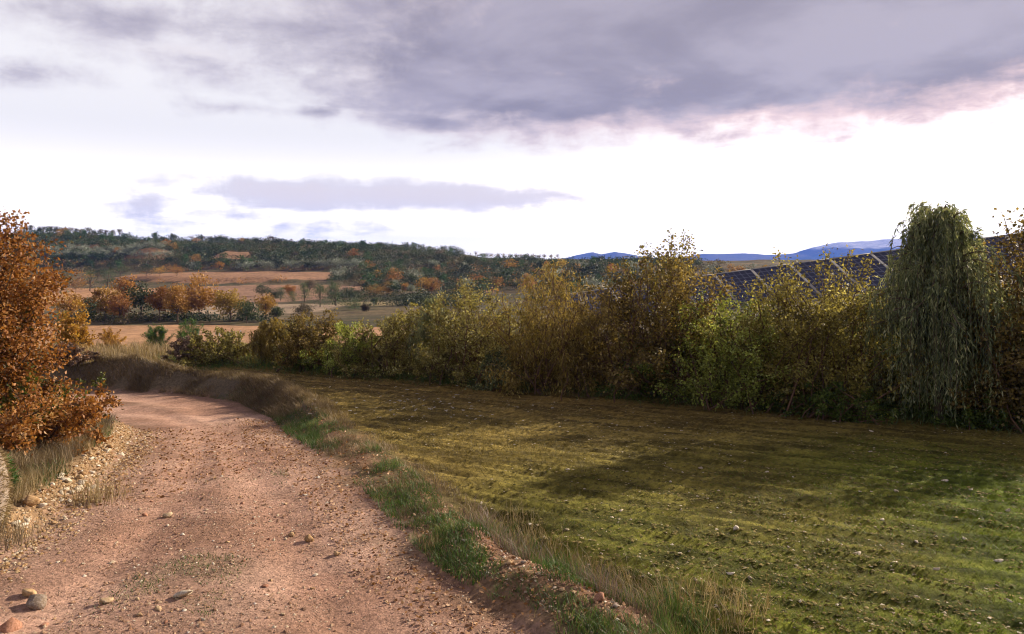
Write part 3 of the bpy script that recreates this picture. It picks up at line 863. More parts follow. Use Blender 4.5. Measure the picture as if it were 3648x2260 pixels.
hedge('bush', 1790, 1260, 170, 'low grey-green bush with pale leaf tips at the foot of the golden bush', 'teal_leaf', -0.6, 9, 0.6, 0.05, prof=([0, 0.5, 1], [1, 0.95, 0.4]))
hedge('drooping_tree', 1985, 950, 330, 'broad amber tree with drooping twigs beside the tall umber tree', 'amber_willow_leaf', -0.1, 10, 1.6, 0.085, wr=0.24, nstem=64, prof=([0, 0.2, 0.55, 0.85, 1.0], [0.8, 0.95, 1.0, 0.72, 0.25]), droop=1.1, up=0.15, trunk=0.05)
hedge('tree', 2330, 905, 420, 'tall umber tree with sparse leafy spires and green ivy foot', 'umber_leaf', 0.3, 11, 1.5, 0.062, nstem=70, low=('ivy_leaf', 0.42, 24), wr=0.75,
      prof=([0, 0.15, 0.45, 0.75, 1.0], [0.95, 1.0, 1.0, 0.8, 0.3]), sparse_top=0.45, trunk=0.06)
hedge('bush', 2590, 1065, 330, 'lime green rounded bush between the tall umber tree and the brown bush', 'lime_leaf', -0.2, 12, 1.3, 0.058, nstem=60)
hedge('bush', 2890, 990, 470, 'broad brown-gold bush with reddish stems in front of the solar panels', 'brown_leaf', 0.1, 13, 1.6, 0.056, nstem=80, sparse_top=0.6, tmin=0.12, up=0.8, stem_r=0.02)
hedge('bush', 2960, 1350, 300, 'low dark green bush under the broad brown-gold bush', 'ivy_leaf', -0.7, 14, 0.7, 0.05, prof=([0, 0.5, 1], [1, 0.95, 0.4]))
hwillow(3345, 700, 530, 'big green weeping willow with strands hanging to the ground', 'willow_leaf', -0.2, 15, 165, 7, 66, 0.105, 0.2, low=0.0)
hedge('tree', 3620, 790, 340, 'dark brown tree beyond the big green willow', 'umber_leaf', 0.2, 16, 1.4, 0.062, nstem=70, wr=0.75, trunk=0.06)
hedge('bush', 3480, 1380, 250, 'low olive undergrowth bush between the willow and the dark brown tree', 'ivy_leaf', -0.3, 18, 0.7, 0.055, prof=([0, 0.5, 1], [1, 0.95, 0.4]))

for i, (px, top, w, mt, lb) in enumerate([
        (1050, 1150, 200, 'olive_gold_leaf', 'olive shrub filling in behind the small drooping brown shrub'),
        (1460, 1110, 220, 'brown_leaf', 'brown shrub filling in behind the slim grey-green willow'),
        (1850, 1100, 260, 'olive_gold_leaf', 'olive-gold shrub filling the gap between golden bush and drooping amber tree'),
        (2130, 1080, 260, 'umber_leaf', 'dark umber shrub wedged between the drooping amber tree and the tall umber tree'),
        (2480, 1130, 260, 'brown_leaf', 'brown shrub wedged between the tall umber tree and the lime bush'),
        (2720, 1120, 260, 'olive_gold_leaf', 'olive-gold shrub between the lime bush and the broad brown-gold bush'),
        (3090, 1060, 280, 'brown_leaf', 'brown-gold shrub between the broad bush and the big green willow'),
        (3250, 1180, 260, 'ivy_leaf', 'green shrub half hidden behind the strands of the big willow')]):
    hedge('shrub', px, top, w, lb, mt, 0.9, 40 + i, 0.7, 0.064)
for i, (px, top, w, mt, lb) in enumerate([
        (3900, 800, 420, 'umber_leaf', 'dark umber tree past the dark brown tree at the end of the hedge')]):
    hedge('tree', px, top, w, lb, mt, 0.1, 90 + i, 0.8, 0.08, trunk=0.07)
# tall leafy spires of the umber tree
def spire(px, top, seed, host, mat='brown_leaf'):
    rng = np.random.default_rng(seed)
    host_o = [o for o in bpy.data.objects if o.get('label', '').startswith(host)][0]
    ox, oy, oz = host_o.location
    x = (px - CX) / F_PX * oy; z = CAM_H + (HY - top) / F_PX * oy
    a = np.array([(x - ox) * 0.55, 0, (z - oz) * 0.6]); b = np.array([x - ox, 0.05, z - oz])
    P0 = bez(a, (a + b) / 2 + [0.08, 0, 0], b, 12)
    N = 260
    u = rng.random(N) * 10.98; iu = u.astype(int); fu = (u - iu)[:, None]
    w = (0.20 * (1 - u / 11.5) + 0.05)[:, None]
    P = P0[iu] * (1 - fu) + P0[iu + 1] * fu + rng.normal(size=(N, 3)) * w
    V, Fq = tubes([P0], [np.linspace(0.014, 0.004, 12)], 4)
    me = mesh_np('shoot', V, F4=Fq); me.materials.append(M['redbark'])
    s = link('shoot', me, host_o)
    link('shoot_leaves', crown_mesh(rng, P, unit(rng.normal(size=(N, 3)) + [0, 0, -0.3]), 0.06 * rng.uniform(0.7, 1.3, N), 0.75, mat, name='shoot_leaves'), s)
for i, (px, top) in enumerate([(2290, 880), (2395, 835), (2440, 828), (2460, 845), (2350, 905), (2230, 930)]):
    spire(px, top, 60 + i, 'tall umber tree')
for i, (px, top) in enumerate([(2770, 905), (2830, 930), (2945, 890), (3030, 890), (3100, 915), (2700, 985)]):
    spire(px, top, 80 + i, 'broad brown-gold bush')

# the russet oak beside the road
rng = np.random.default_rng(100)
ox, oy = -8.75, 12.3
oz = float(base_height(np.array([ox]), np.array([oy]))[0])
pt = [0, 0.1, 0.22, 0.38, 0.6, 0.8, 0.93, 1.0]; pr = [1.7, 2.3, 2.35, 1.6, 1.3, 1.08, 0.85, 0.55]
wood, P, D, L = spray(rng, 3.9, pt, pr, 180, 40, 12, 0.064, 0.62, base_r=0.5, tmin=0.1, twig_len=0.13, up=0.25, stem_r=0.02, trunk=0.11)
w2, P2, D2, L2 = spray(rng, 1.5, [0, 0.5, 1], [2.0, 2.1, 1.0], 40, 22, 12, 0.065, 0.62, base_r=0.9, twig_len=0.25)
plant_object('oak_tree', (ox, oy, oz), 'russet oak in full autumn leaf beside the dirt road', 'tree', None, wood,
             [('crown', crown_mesh(rng, P, D, L, 0.62, 'oak')), ('low_foliage', crown_mesh(rng, P2, D2, L2, 0.62, 'oakgreen', name='low_foliage'))], M['bark'])
wood, P, D, L = spray(rng, 1.15, [0, 0.3, 0.7, 1.0], [0.7, 1.25, 1.1, 0.4], 46, 24, 13, 0.066, 0.62, base_r=0.3, tmin=0.15, twig_len=0.22, up=0.15)
sx, sy = -7.5, 12.2
plant_object('oak_shrub', (sx, sy, float(base_height(np.array([sx]), np.array([sy]))[0])), 'low rusty oak shrub spreading from the foot of the russet oak', 'shrub', None, wood,
             [('crown', crown_mesh(rng, P, D, L, 0.62, 'oak'))], M['bark'], 'stems')

for i, (px, top) in enumerate([(20, 765), (58, 752), (85, 790), (110, 860), (-10, 760)]):
    spire(px, top, 110 + i, 'russet oak', 'oak')

# plants on the bank top and at the field end
def shrub_at(name, px, py, hpx, wpx, label, mat, seed, leaf=0.07, wr=0.6, stem='bark', dens=1.0, Y=None, prof=None, cat='shrub', **kw):
    rng = np.random.default_rng(seed)
    x, y, z = spot(px, py)
    if Y:
        y = Y; x = (px - CX) / F_PX * Y; z = float(base_height(np.array([x]), np.array([y]))[0])
    h = hpx / F_PX * y; r = wpx / F_PX * y / 2
    pt, pr = prof or ([0, 0.3, 0.7, 1], [0.8, 1.0, 0.85, 0.3])
    wood, P, D, L = spray(rng, h, pt, np.array(pr) * r, 34, int(20 * dens), 12, leaf, wr, base_r=0.25 * r, **kw)
    return plant_object(name, (x, y, z), label, cat, None, wood, [('crown', crown_mesh(rng, P, D, L, wr, mat))], M[stem], 'stems')
shrub_at('shrub', 270, 1262, 190, 130, 'yellowing shrub with a green side behind the earth bank', 'yellow_leaf', 201, 0.09)
shrub_at('shrub', 225, 1255, 150, 90, 'dark green shrub pressed against the yellowing shrub', 'oakgreen', 205, 0.08)
shrub_at('shrub', 400, 1244, 80, 110, 'small bright orange shrub on the bank top', 'yellow_leaf', 202, 0.08)
shrub_at('pine_sapling', 560, 1245, 85, 130, 'bushy green pine sapling among the pale dry grass', 'bush_green_leaf', 203, 0.14, 0.16, dens=1.6, up=0.9, cat='sapling')
shrub_at('pine_sapling', 672, 1243, 105, 110, 'taller green pine sapling close to the wire fence', 'bush_green_leaf', 204, 0.14, 0.16, dens=1.6, up=0.9, cat='sapling')
shrub_at('shrub', 255, 1300, 75, 180, 'grey straw-coloured scrub hanging over the bank shoulder', 'mauve_leaf', 206, 0.08)
shrub_at('pine_sapling', -40, 1400, 150, 190, 'bright green pine sapling peeping out in front of the russet oak', 'bush_green_leaf', 207, 0.12, 0.14, dens=1.6, up=0.9, Y=9.2, cat='sapling')

# ------------------------------------------------------------------ mid-distance and far trees
def clump_tree(rng, h, w, trunk_h, nclump, nleaf, leaf, mat, wr=0.7, shape='round', limb=True):
    """trunk with limbs running to leaf clumps; returns (wood mesh, crown mesh)"""
    ch = h - trunk_h
    c = unit(rng.normal(size=(nclump, 3))) * rng.random((nclump, 1)) ** 0.45
    if shape == 'pine':
        zt = rng.random(nclump); rr = (1 - zt) ** 0.7 * 0.9 + 0.15; an = rng.random(nclump) * 6.283
        q = np.sqrt(rng.random(nclump))
        c = np.stack([np.cos(an) * rr * q, np.sin(an) * rr * q, zt * 2 - 1], 1)
    if shape == 'vase':
        c[:, 2] = np.abs(c[:, 2]) * 1.3 - 0.5
        c[:, :2] *= (0.55 + 0.4 * (c[:, 2:3] + 0.5))
    C = c * [w / 2 * 0.8, w / 2 * 0.8, ch / 2 * 0.82] + [0, 0, trunk_h + ch / 2]
    cr = rng.uniform(0.10, 0.2, nclump) * w * (1.7 if shape == 'pine' else 1.0)
    ci = rng.integers(0, nclump, nleaf)
    g = unit(rng.normal(size=(nleaf, 3))) * (rng.random((nleaf, 1)) ** 0.5)
    P = C[ci] + g * cr[ci][:, None] * [1.25, 1.25, 0.6 if shape == 'pine' else 0.85]
    P[:, 2] = np.maximum(P[:, 2], 0.05)
    D = unit(g + rng.normal(size=g.shape) * 0.7)
    tone = np.clip(0.45 * rng.random(nleaf) + 0.5 * rng.random(nclump)[ci] + 0.05, 0, 1)
    crown = leaf_mesh('crown', rng, P, D, leaf * rng.uniform(0.6, 1.3, nleaf), wr, M[mat], 0.3, tone)
    paths = [bez(np.array([0, 0, -0.3]), np.array([0.04 * w, 0, h * 0.3]), np.array([0, 0, trunk_h + ch * 0.55]), 6)]
    rads = [np.linspace(0.035, 0.012, 6) * h * 0.8]
    if limb:
        for i in range(min(nclump, 12)):
            s = paths[0][rng.integers(2, 5)]
            paths.append(bez(s, (s + C[i]) / 2 + [0, 0, -0.04 * h], C[i], 5)); rads.append(np.linspace(0.014, 0.004, 5) * h)
    V, Fq = tubes(paths, rads, 4)
    wood = mesh_np('trunk', V, F4=Fq, smooth=True); wood.materials.append(M['bark'])
    return wood, crown

def put_tree(name, px, py, hpx, wpx, mat, label, seed, group, Y=None, n=2200, shape='round', trunk=0.22, cat='tree'):
    rng = np.random.default_rng(seed)
    if Y:
        y = Y; x = (px - CX) / F_PX * Y
    else:
        x, y, _ = spot(px, py)
    z = float(base_height(np.array([x]), np.array([y]))[0])
    h = hpx / F_PX * y; w = wpx / F_PX * y
    wood, crown = clump_tree(rng, h, w, h * trunk, 34, n, 0.055 * max(h, 3.0) ** 0.8 * (0.95 if shape == 'pine' else 1.25), mat, wr=0.5 if shape == 'pine' else 0.75, shape=shape)
    root = link(name, None, loc=(x, y, z)); root.empty_display_size = 0.5
    root.rotation_euler[2] = rng.random() * 6.28
    tag(root, label, cat, group)
    link('trunk', wood, root); link('crown', crown, root)
    return root

G1 = 'trees of the row between the two ploughed valley fields'
ROW = [('oak_tree', 250, 1150, 120, 130, 'gold', 'dull olive-gold round tree at the start of the valley tree row'),
       ('oak_tree', 320, 1152, 90, 100, 'dark', 'low dark green tree tucked behind the olive-gold round tree'),
       ('oak_tree', 375, 1155, 135, 100, 'rust', 'rust brown tree leaning on the evergreen oak in the tree row'),
       ('oak_tree', 425, 1155, 110, 90, 'rust', 'smaller rusty tree right before the evergreen oak'),
       ('evergreen_oak_tree', 505, 1155, 140, 120, 'dark', 'tall dark evergreen oak in the middle of the tree row'),
       ('oak_tree', 570, 1155, 130, 90, 'gold', 'golden brown slender tree just past the evergreen oak'),
       ('oak_tree', 632, 1155, 145, 100, 'gold', 'tall dull gold tree with a visible dark trunk'),
       ('oak_tree', 660, 1152, 75, 70, 'rust', 'short orange tree at the foot of the big orange oak'),
       ('oak_tree', 712, 1155, 165, 150, 'rust', 'big round bright orange oak of the valley tree row'),
       ('oak_tree', 820, 1152, 120, 130, 'gold', 'pale straw-gold tree beyond the big orange oak'),
       ('evergreen_oak_tree', 880, 1155, 85, 110, 'dark', 'low dark evergreen shrubby tree near the end of the tree row'),
       ('oak_tree', 945, 1150, 100, 85, 'rust', 'orange tree with bare crooked stems ending the tree row'),
       ('evergreen_oak_tree', 985, 1150, 60, 60, 'dark', 'small dark evergreen tree after the last orange tree'),
       ('oak_tree', 445, 1110, 165, 120, 'rust', 'tall yellow-orange tree rising behind the row'),
       ('oak_tree', 1080, 1150, 60, 90, 'scrub', 'grey-brown low tree past the end of the row')]
for i, (nm, px, py, h, w, mt, lb) in enumerate(ROW):
    put_tree(nm, px, py, h, w, mt, lb, 300 + i, G1, Y=(118 + (i * 7) % 10) if px != 445 else 135, n=3000 if 'big' in lb else 2000, trunk=0.16)
G2 = 'trees at the corner of the far brown field'
for i, (nm, px, py, h, w, mt, lb, sh) in enumerate([
        ('pine_tree', 150, 1035, 60, 80, 'pine', 'dark pine at the edge of the far brown field behind the oak', 'pine'),
        ('pine_tree', 235, 1035, 75, 70, 'pine', 'green pine between two rusty bushes at the far brown field', 'pine'),
        ('oak_tree', 190, 1040, 50, 80, 'rust', 'rusty bush under the green pines at the far brown field', 'round'),
        ('oak_tree', 270, 1040, 45, 80, 'rust', 'wide rusty bush at the corner of the far brown field', 'round'),
        ('pine_tree', 320, 1038, 80, 70, 'pine', 'blue-green pine before the yellow-orange tree', 'pine'),
        ('pine_tree', 385, 1034, 80, 70, 'pine', 'bright green pine beside the tall yellow-orange tree', 'pine'),
        ('evergreen_oak_tree', 350, 1000, 55, 80, 'dark', 'near-black evergreen oak above the green pines', 'round'),
        ('evergreen_oak_tree', 430, 985, 50, 90, 'dark', 'dark round evergreen oak on the slope above the yellow-orange tree', 'round'),
        ('evergreen_oak_tree', 520, 985, 45, 90, 'dark', 'wide dark evergreen oak by the rim of the terraced field', 'round'),
        ('oak_tree', 570, 985, 40, 70, 'gold', 'dull gold tree by the rim of the terraced field', 'round'),
        ('oak_tree', 630, 985, 45, 70, 'rust', 'brownish tree by the rim of the terraced field', 'round')]):
    put_tree(nm, px, py, h, w, mt, lb, 340 + i, G2, n=900, shape=sh, trunk=0.08)
G3 = 'pines and oaks on the spur below the middle field'
for i, (px, py, h, w, mt, sh, lb) in enumerate([
        (935, 1055, 45, 60, 'dark', 'round', 'grey-green evergreen on the tip of the wooded spur'), (975, 1075, 50, 60, 'dark', 'round', 'dark bushy evergreen low on the spur'),
        (1000, 1072, 50, 50, 'pine', 'pine', 'small pine near the tip of the wooded spur'), (1035, 1060, 55, 60, 'gold', 'round', 'dusty gold tree on the spur'),
        (1040, 1082, 45, 50, 'pine', 'pine', 'short pine at the lower rim of the spur'), (1085, 1078, 75, 60, 'pine', 'pine', 'slender bright pine on the spur'),
        (1140, 1095, 85, 80, 'pine', 'pine', 'broad umbrella-like pine in front on the spur'), (1195, 1090, 80, 70, 'pine', 'pine', 'bright green pine at the end of the spur'),
        (1180, 1060, 70, 60, 'pine', 'pine', 'dark pine behind the broad pine on the spur'), (1105, 1040, 50, 60, 'scrub', 'round', 'mauve-brown bare tree on the spur'),
        (1265, 1105, 45, 60, 'pine', 'pine', 'lone green pine on the rocky ground past the spur'), (1340, 1055, 45, 100, 'gold', 'round', 'golden tree beside the small green field'),
        (1385, 1050, 50, 50, 'gold', 'round', 'bright yellow-gold tree beside the small green field'), (1410, 1045, 50, 60, 'olive', 'round', 'silvery olive tree between gold trees'),
        (1440, 1045, 40, 40, 'rust', 'round', 'rusty tree right after the silvery olive'), (1465, 1045, 32, 45, 'olive', 'round', 'small silvery olive after the rusty tree'),
        (1540, 1048, 65, 75, 'rust', 'round', 'bright orange tree standing out above the golden bush'), (1490, 1085, 40, 50, 'dark', 'round', 'dark evergreen at the end of the small green field'),
        (1300, 1112, 30, 40, 'scrub', 'round', 'low brown bush on the rocky ground'), (1335, 1085, 25, 30, 'dark', 'round', 'tiny dark juniper on the rocky ground')]):
    put_tree('pine_tree' if mt == 'pine' else 'olive_tree' if mt == 'olive' else 'oak_tree', px, py, h, w, mt, lb, 370 + i, G3, n=2000, shape=sh, trunk=0.05)

# far trees: a few shapes of each kind, copied
VAR = {}
def variants(key, mat, n, shape, nleaf, leaf, w, trunk):
    out = []
    for i in range(n):
        rng = np.random.default_rng(500 + 31 * i + len(key) * 7)
        wood, crown = clump_tree(rng, 1.0, w * rng.uniform(0.85, 1.2), trunk, 18, nleaf, leaf, mat, shape=shape, limb=(shape == 'vase'))
        crown.name = key + '_crown'; wood.name = key + '_trunk'
        out.append((wood, crown))
    VAR[key] = out
variants('pine', 'pine', 4, 'pine', 460, 0.085, 0.8, 0.04)
variants('dark', 'dark', 4, 'round', 380, 0.10, 1.15, 0.04)
variants('rust', 'rust', 4, 'round', 360, 0.10, 1.05, 0.06)
variants('gold', 'gold', 3, 'round', 360, 0.10, 1.1, 0.06)
variants('scrub', 'scrub', 3, 'round', 320, 0.10, 1.2, 0.03)
variants('olive', 'olive', 4, 'round', 360, 0.10, 1.25, 0.12)
variants('almond', 'twig', 4, 'vase', 300, 0.06, 1.15, 0.22)
variants('bronze', 'scrub', 3, 'round', 320, 0.09, 0.85, 0.36)
NAMES = dict(pine='pine_tree', dark='evergreen_oak_tree', rust='oak_tree', gold='oak_tree', scrub='scrub_tree', olive='olive_tree', almond='almond_tree', bronze='almond_tree')
COUNT = 0
def far_tree(kind, x, y, h, label, group, rng):
    global COUNT
    z = float(base_height(np.array([x]), np.array([y]))[0])
    wood, crown = VAR[kind][rng.integers(len(VAR[kind]))]
    root = bpy.data.objects.new(NAMES[kind], None); COL.objects.link(root)
    root.location = (x, y, z); root.scale = (h * rng.uniform(0.9, 1.15),) * 2 + (h,); root.rotation_euler = (0, 0, rng.random() * 6.283)
    root.empty_display_size = 0.3
    tag(root, label, 'tree', group)
    link('trunk', wood, root); link('crown', crown, root)
    COUNT += 1
rng = np.random.default_rng(900)
# row along the ridge
def ridge_y(px): return 430.0
for px in [95, 112, 140, 158, 182, 200, 250, 268, 290, 316, 355, 378, 400, 425]:
    px = px + rng.normal() * 2
    far_tree('bronze', (px - CX) / F_PX * 430, 430, rng.uniform(4.6, 5.6), 'round-headed bronze orchard tree lined up on the skyline of the hill', 'orchard trees on the high skyline', rng)
for px in np.arange(690, 1480, 15.0):
    px = px + rng.normal() * 4
    far_tree('almond', (px - CX) / F_PX * 430, 430 + rng.normal() * 1.5, rng.uniform(2.8, 4.2), 'thin bare almond tree on the wooded ridge skyline', 'bare almond trees on the wooded ridge', rng)
for px in np.arange(1690, 1985, 21.0):
    px = px + rng.normal() * 2
    far_tree('almond', (px - CX) / F_PX * 428, 428, rng.uniform(3.0, 3.6), 'small reddish vase-shaped almond tree on the terraced field crest', 'almond trees on the terraced field', rng)
for px in np.arange(1700, 1985, 24.0):
    far_tree('almond', (px - CX) / F_PX * 408, 408, rng.uniform(2.6, 3.4), 'small vase-shaped almond tree halfway down the terraced field', 'almond trees on the terraced field slope', rng)
for px, hh in [(135, 5), (175, 5.5), (225, 6), (340, 5), (460, 4), (620, 4.5), (715, 5), (780, 5), (880, 4), (975, 5), (1080, 4.5), (1147, 4), (1193, 4), (1282, 5), (1345, 4), (1475, 5), (1500, 5), (1530, 4), (1580, 5), (1605, 5), (1625, 4.5)]:
    far_tree('dark', (px - CX) / F_PX * 427, 427, hh, 'dark evergreen oak breaking the skyline of the hill', 'evergreen oaks on the ridge', rng)
for px in [2040, 2085, 2140, 2180, 2215, 2255, 2300, 2530, 2560, 2600, 2640, 2680, 2720]:
    kd = ['dark', 'olive', 'rust', 'gold'][rng.integers(4)]
    far_tree(kd, (px - CX) / F_PX * 300, 300 + rng.normal() * 6, rng.uniform(4, 6), dict(dark='dark evergreen', olive='silvery olive', rust='rusty oak', gold='dull gold oak')[kd] + ' in the tree belt below the blue mountains', 'trees below the blue mountains', rng)
# olive grove band on the left slope, scattered olives further on
for k in range(34):
    px = 150 + k * 13.5 + rng.normal() * 4
    yy = 352 + (k % 3) * 5
    far_tree('olive', (px - CX) / F_PX * yy, yy, rng.uniform(3.6, 5.0), 'silvery olive tree of the grove below the ochre gullies', 'olive grove on the hillside', rng)
for px, yy in [(685, 331), (850, 333), (890, 330), (940, 333), (960, 331), (1030, 335), (1050, 336), (1080, 334), (1105, 336), (1130, 335), (1165, 336), (1180, 338), (1210, 336), (1240, 337), (1260, 336), (1280, 338)]:
    far_tree('olive', (px - CX) / F_PX * yy, yy, rng.uniform(4.0, 5.2), 'silvery olive tree along the top of the middle field', 'olive trees above the middle field', rng)
# woodland: numbered trees where they show largest, the rest as one scrub mass
def blocked(x, y):
    xx, yy = np.array([x]), np.array([y])
    for f in VFIELDS:
        if in_field(xx, yy, f, 1.5)[0]: return True
    for gx, gy, gw, gh in GULLIES[:3]:
        if abs(x - gx) < gw * 1.3 and gy - 10 < y < gy + 6: return True
    return False
WOOD = []
tries = 0
while len(WOOD) < 190 and tries < 6000:
    tries += 1
    px = rng.uniform(110, 2450); Yd = rng.uniform(262, 425) if px < 1250 else rng.uniform(215, 425)
    if px > 1680 and Yd > 372: continue
    if px < 650 and Yd < 322: continue
    x = (px - CX) / F_PX * Yd
    if blocked(x, Yd): continue
    if any((x - a) ** 2 + (Yd - b) ** 2 < 30 for a, b in WOOD): continue
    WOOD.append((x, Yd))
    p = rng.random()
    lowslope = Yd < 345
    kind = ('rust' if p < 0.12 else 'gold' if p < 0.22 else 'olive' if p < 0.30 else 'dark' if p < 0.70 else 'pine') if lowslope else ('pine' if p < 0.4 else 'dark' if p < 0.84 else 'rust' if p < 0.92 else 'scrub')
    lab = dict(pine='green pine in the woodland on the far hillside', dark='dark evergreen oak in the woodland on the far hillside', rust='rust-coloured oak among evergreens on the far hillside',
               gold='dull gold oak among evergreens on the far hillside', olive='stray silvery olive among the far woodland', scrub='brownish scrubby tree on the upper far hillside')[kind]
    zone = ('low on the slope above the rocky ground' if Yd < 300 else 'around the ochre gullies' if px < 650 else 'on the slope above the middle brown field' if px < 1250
            else 'on the hill shoulder before the terraced field' if px < 1680 else 'below the terraced almond field')
    lab = ('leafy ' if rng.random() < 0.0 else '') + lab.split(' in the')[0].split(' on the')[0].split(' among')[0] + ' ' + zone
    far_tree(kind, x, Yd, rng.uniform(3.6, 6.2) if lowslope else rng.uniform(3.2, 5.2), lab, kind + ' trees of the far woodland', rng)

def scrub_mass(name, pts, size, mat, seed, label, nl=34, leaf=0.5):
    rng = np.random.default_rng(seed)
    n = len(pts)
    pts = np.array(pts)
    z = base_height(pts[:, 0], pts[:, 1])
    s = rng.uniform(0.6, 1.3, n) * size
    ci = np.repeat(np.arange(n), nl)
    g = unit(rng.normal(size=(len(ci), 3))) * rng.random((len(ci), 1)) ** 0.4
    g[:, 2] = np.abs(g[:, 2])
    P = np.stack([pts[ci, 0], pts[ci, 1], z[ci]], 1) + g * s[ci][:, None] * [1.1, 1.1, 1.0]
    tone = np.clip(0.4 * rng.random(len(ci)) + 0.6 * rng.random(n)[ci], 0, 1)
    me = leaf_mesh(name, rng, P, g + rng.normal(size=g.shape) * 0.6, leaf * (s[ci] / size) * rng.uniform(0.75, 1.6, len(ci)), 0.85, M[mat], 0.3, tone, True)
    return tag(link(name, me), label, name.replace('_', ' '), kind='stuff')

def scatter(n, x0, x1, y0, y1, test, seed, fan=True):
    rng = np.random.default_rng(seed); out = []
    yy = rng.uniform(y0, y1, n * 3); 
    xx = (rng.uniform(x0, x1, n * 3) - CX) / F_PX * yy
    ok = np.ones(n * 3, bool)
    for f in VFIELDS: ok &= ~in_field(xx, yy, f, 1.0)
    for gx, gy, gw, gh in GULLIES[:3]: ok &= ~((np.abs(xx - gx) < gw * 1.2) & (yy > gy - 8) & (yy < gy + 5))
    ok &= test(xx, yy)
    return np.stack([xx, yy], 1)[ok][:n]
up_ = lambda x, y: fbm(x, y, 0.05, 3, 120) > 0.33
scrub_mass('dark_scrub', scatter(3000, 60, 2500, 338, 421, lambda x, y: up_(x, y) & ~((x > -30) & (y > 372)), 130), 2.3, 'dark', 131, 'dark green scrub covering the far hillside')
scrub_mass('pine_scrub', scatter(1500, 60, 2500, 345, 421, lambda x, y: (fbm(x, y, 0.04, 3, 121) > 0.42) & ~((x > -30) & (y > 372)), 132), 2.4, 'pine', 133, 'young pine scrub mixed through the far hillside')
scrub_mass('brown_scrub', scatter(2000, 60, 2600, 250, 425, lambda x, y: (fbm(x, y, 0.06, 3, 122) > 0.48) & ((y > 322) | (x > -66)) & ~((x > -30) & (y > 372)), 134), 1.5, 'scrub', 135, 'brown dry scrub across the slopes')
scrub_mass('rust_scrub', scatter(230, 100, 2500, 225, 345, lambda x, y: fbm(x, y, 0.06, 3, 123) > 0.5, 136), 1.7, 'rust', 137, 'rusty low bushes along the far field edges')
scrub_mass('valley_scrub', scatter(1350, 1050, 2450, 172, 340, lambda x, y: fbm(x, y, 0.06, 3, 124) > 0.45, 138), 2.2, 'dark', 139, 'dark bushes over the valley side', nl=110, leaf=0.34)
scrub_mass('row_undergrowth', scatter(110, 225, 1000, 114, 130, lambda x, y: fbm(x, y, 0.12, 2, 144) > 0.45, 140), 1.0, 'scrub', 141, 'brown undergrowth along the foot of the valley tree row', nl=60, leaf=0.26)
scrub_mass('row_thicket', scatter(60, 235, 960, 121, 127, lambda x, y: x > -1e9, 142), 1.3, 'dark', 143, 'shaded green thicket between the trunks of the valley tree row', nl=90, leaf=0.26)

# ------------------------------------------------------------------ solar panels behind the hedge
def panel_materials():
    m, t, out = new_mat('photovoltaic_cells')
    uv = t.node('ShaderNodeTexCoord').outputs['UV']
    sep = t.node('ShaderNodeSeparateXYZ'); t.put(sep.inputs[0], uv)
    def line(s, k):
        f = t.m('FRACT', t.m('MULTIPLY', s, k)); return t.m('MAXIMUM', t.m('LESS_THAN', f, 0.06), t.m('GREATER_THAN', f, 0.94))
    g = t.m('MAXIMUM', line(sep.outputs[0], 6.0), line(sep.outputs[1], 10.0))
    b = t.node('ShaderNodeBsdfPrincipled')
    t.put(b.inputs['Base Color'], t.mix(g, (0.012, 0.016, 0.045), (0.10, 0.11, 0.16)))
    b.inputs['Roughness'].default_value = 0.35; b.inputs['Specular IOR Level'].default_value = 0.35
    t.l.new(b.outputs[0], out.inputs[0])
    return m
M['cells'] = panel_materials()
M['alu'] = plain_mat('aluminium_frame', (0.22, 0.21, 0.195), (0.28, 0.265, 0.245), 3, 0.5, 0.0, spec=0.5)
M['steel'] = plain_mat('galvanised_steel', (0.30, 0.30, 0.30), (0.42, 0.42, 0.41), 9, 0.5, 0.1, spec=0.5)

def box_np(c, ax, ay, az_):
    """box from its centre and three half-axis vectors"""
    s = np.array([(-1, -1, -1), (1, -1, -1), (1, 1, -1), (-1, 1, -1), (-1, -1, 1), (1, -1, 1), (1, 1, 1), (-1, 1, 1)], float)
    V = np.asarray(c) + s @ np.stack([ax, ay, az_])
    F = np.array([(0, 3, 2, 1), (4, 5, 6, 7), (0, 1, 5, 4), (1, 2, 6, 5), (2, 3, 7, 6), (3, 0, 4, 7)])
    return V, F
def boxes(name, lst, mat):
    VV = []; FF = []; o = 0
    for b in lst:
        V, F_ = box_np(*b); VV.append(V); FF.append(F_ + o); o += 8
    me = mesh_np(name, np.concatenate(VV), F4=np.concatenate(FF)); me.materials.append(mat)
    return me

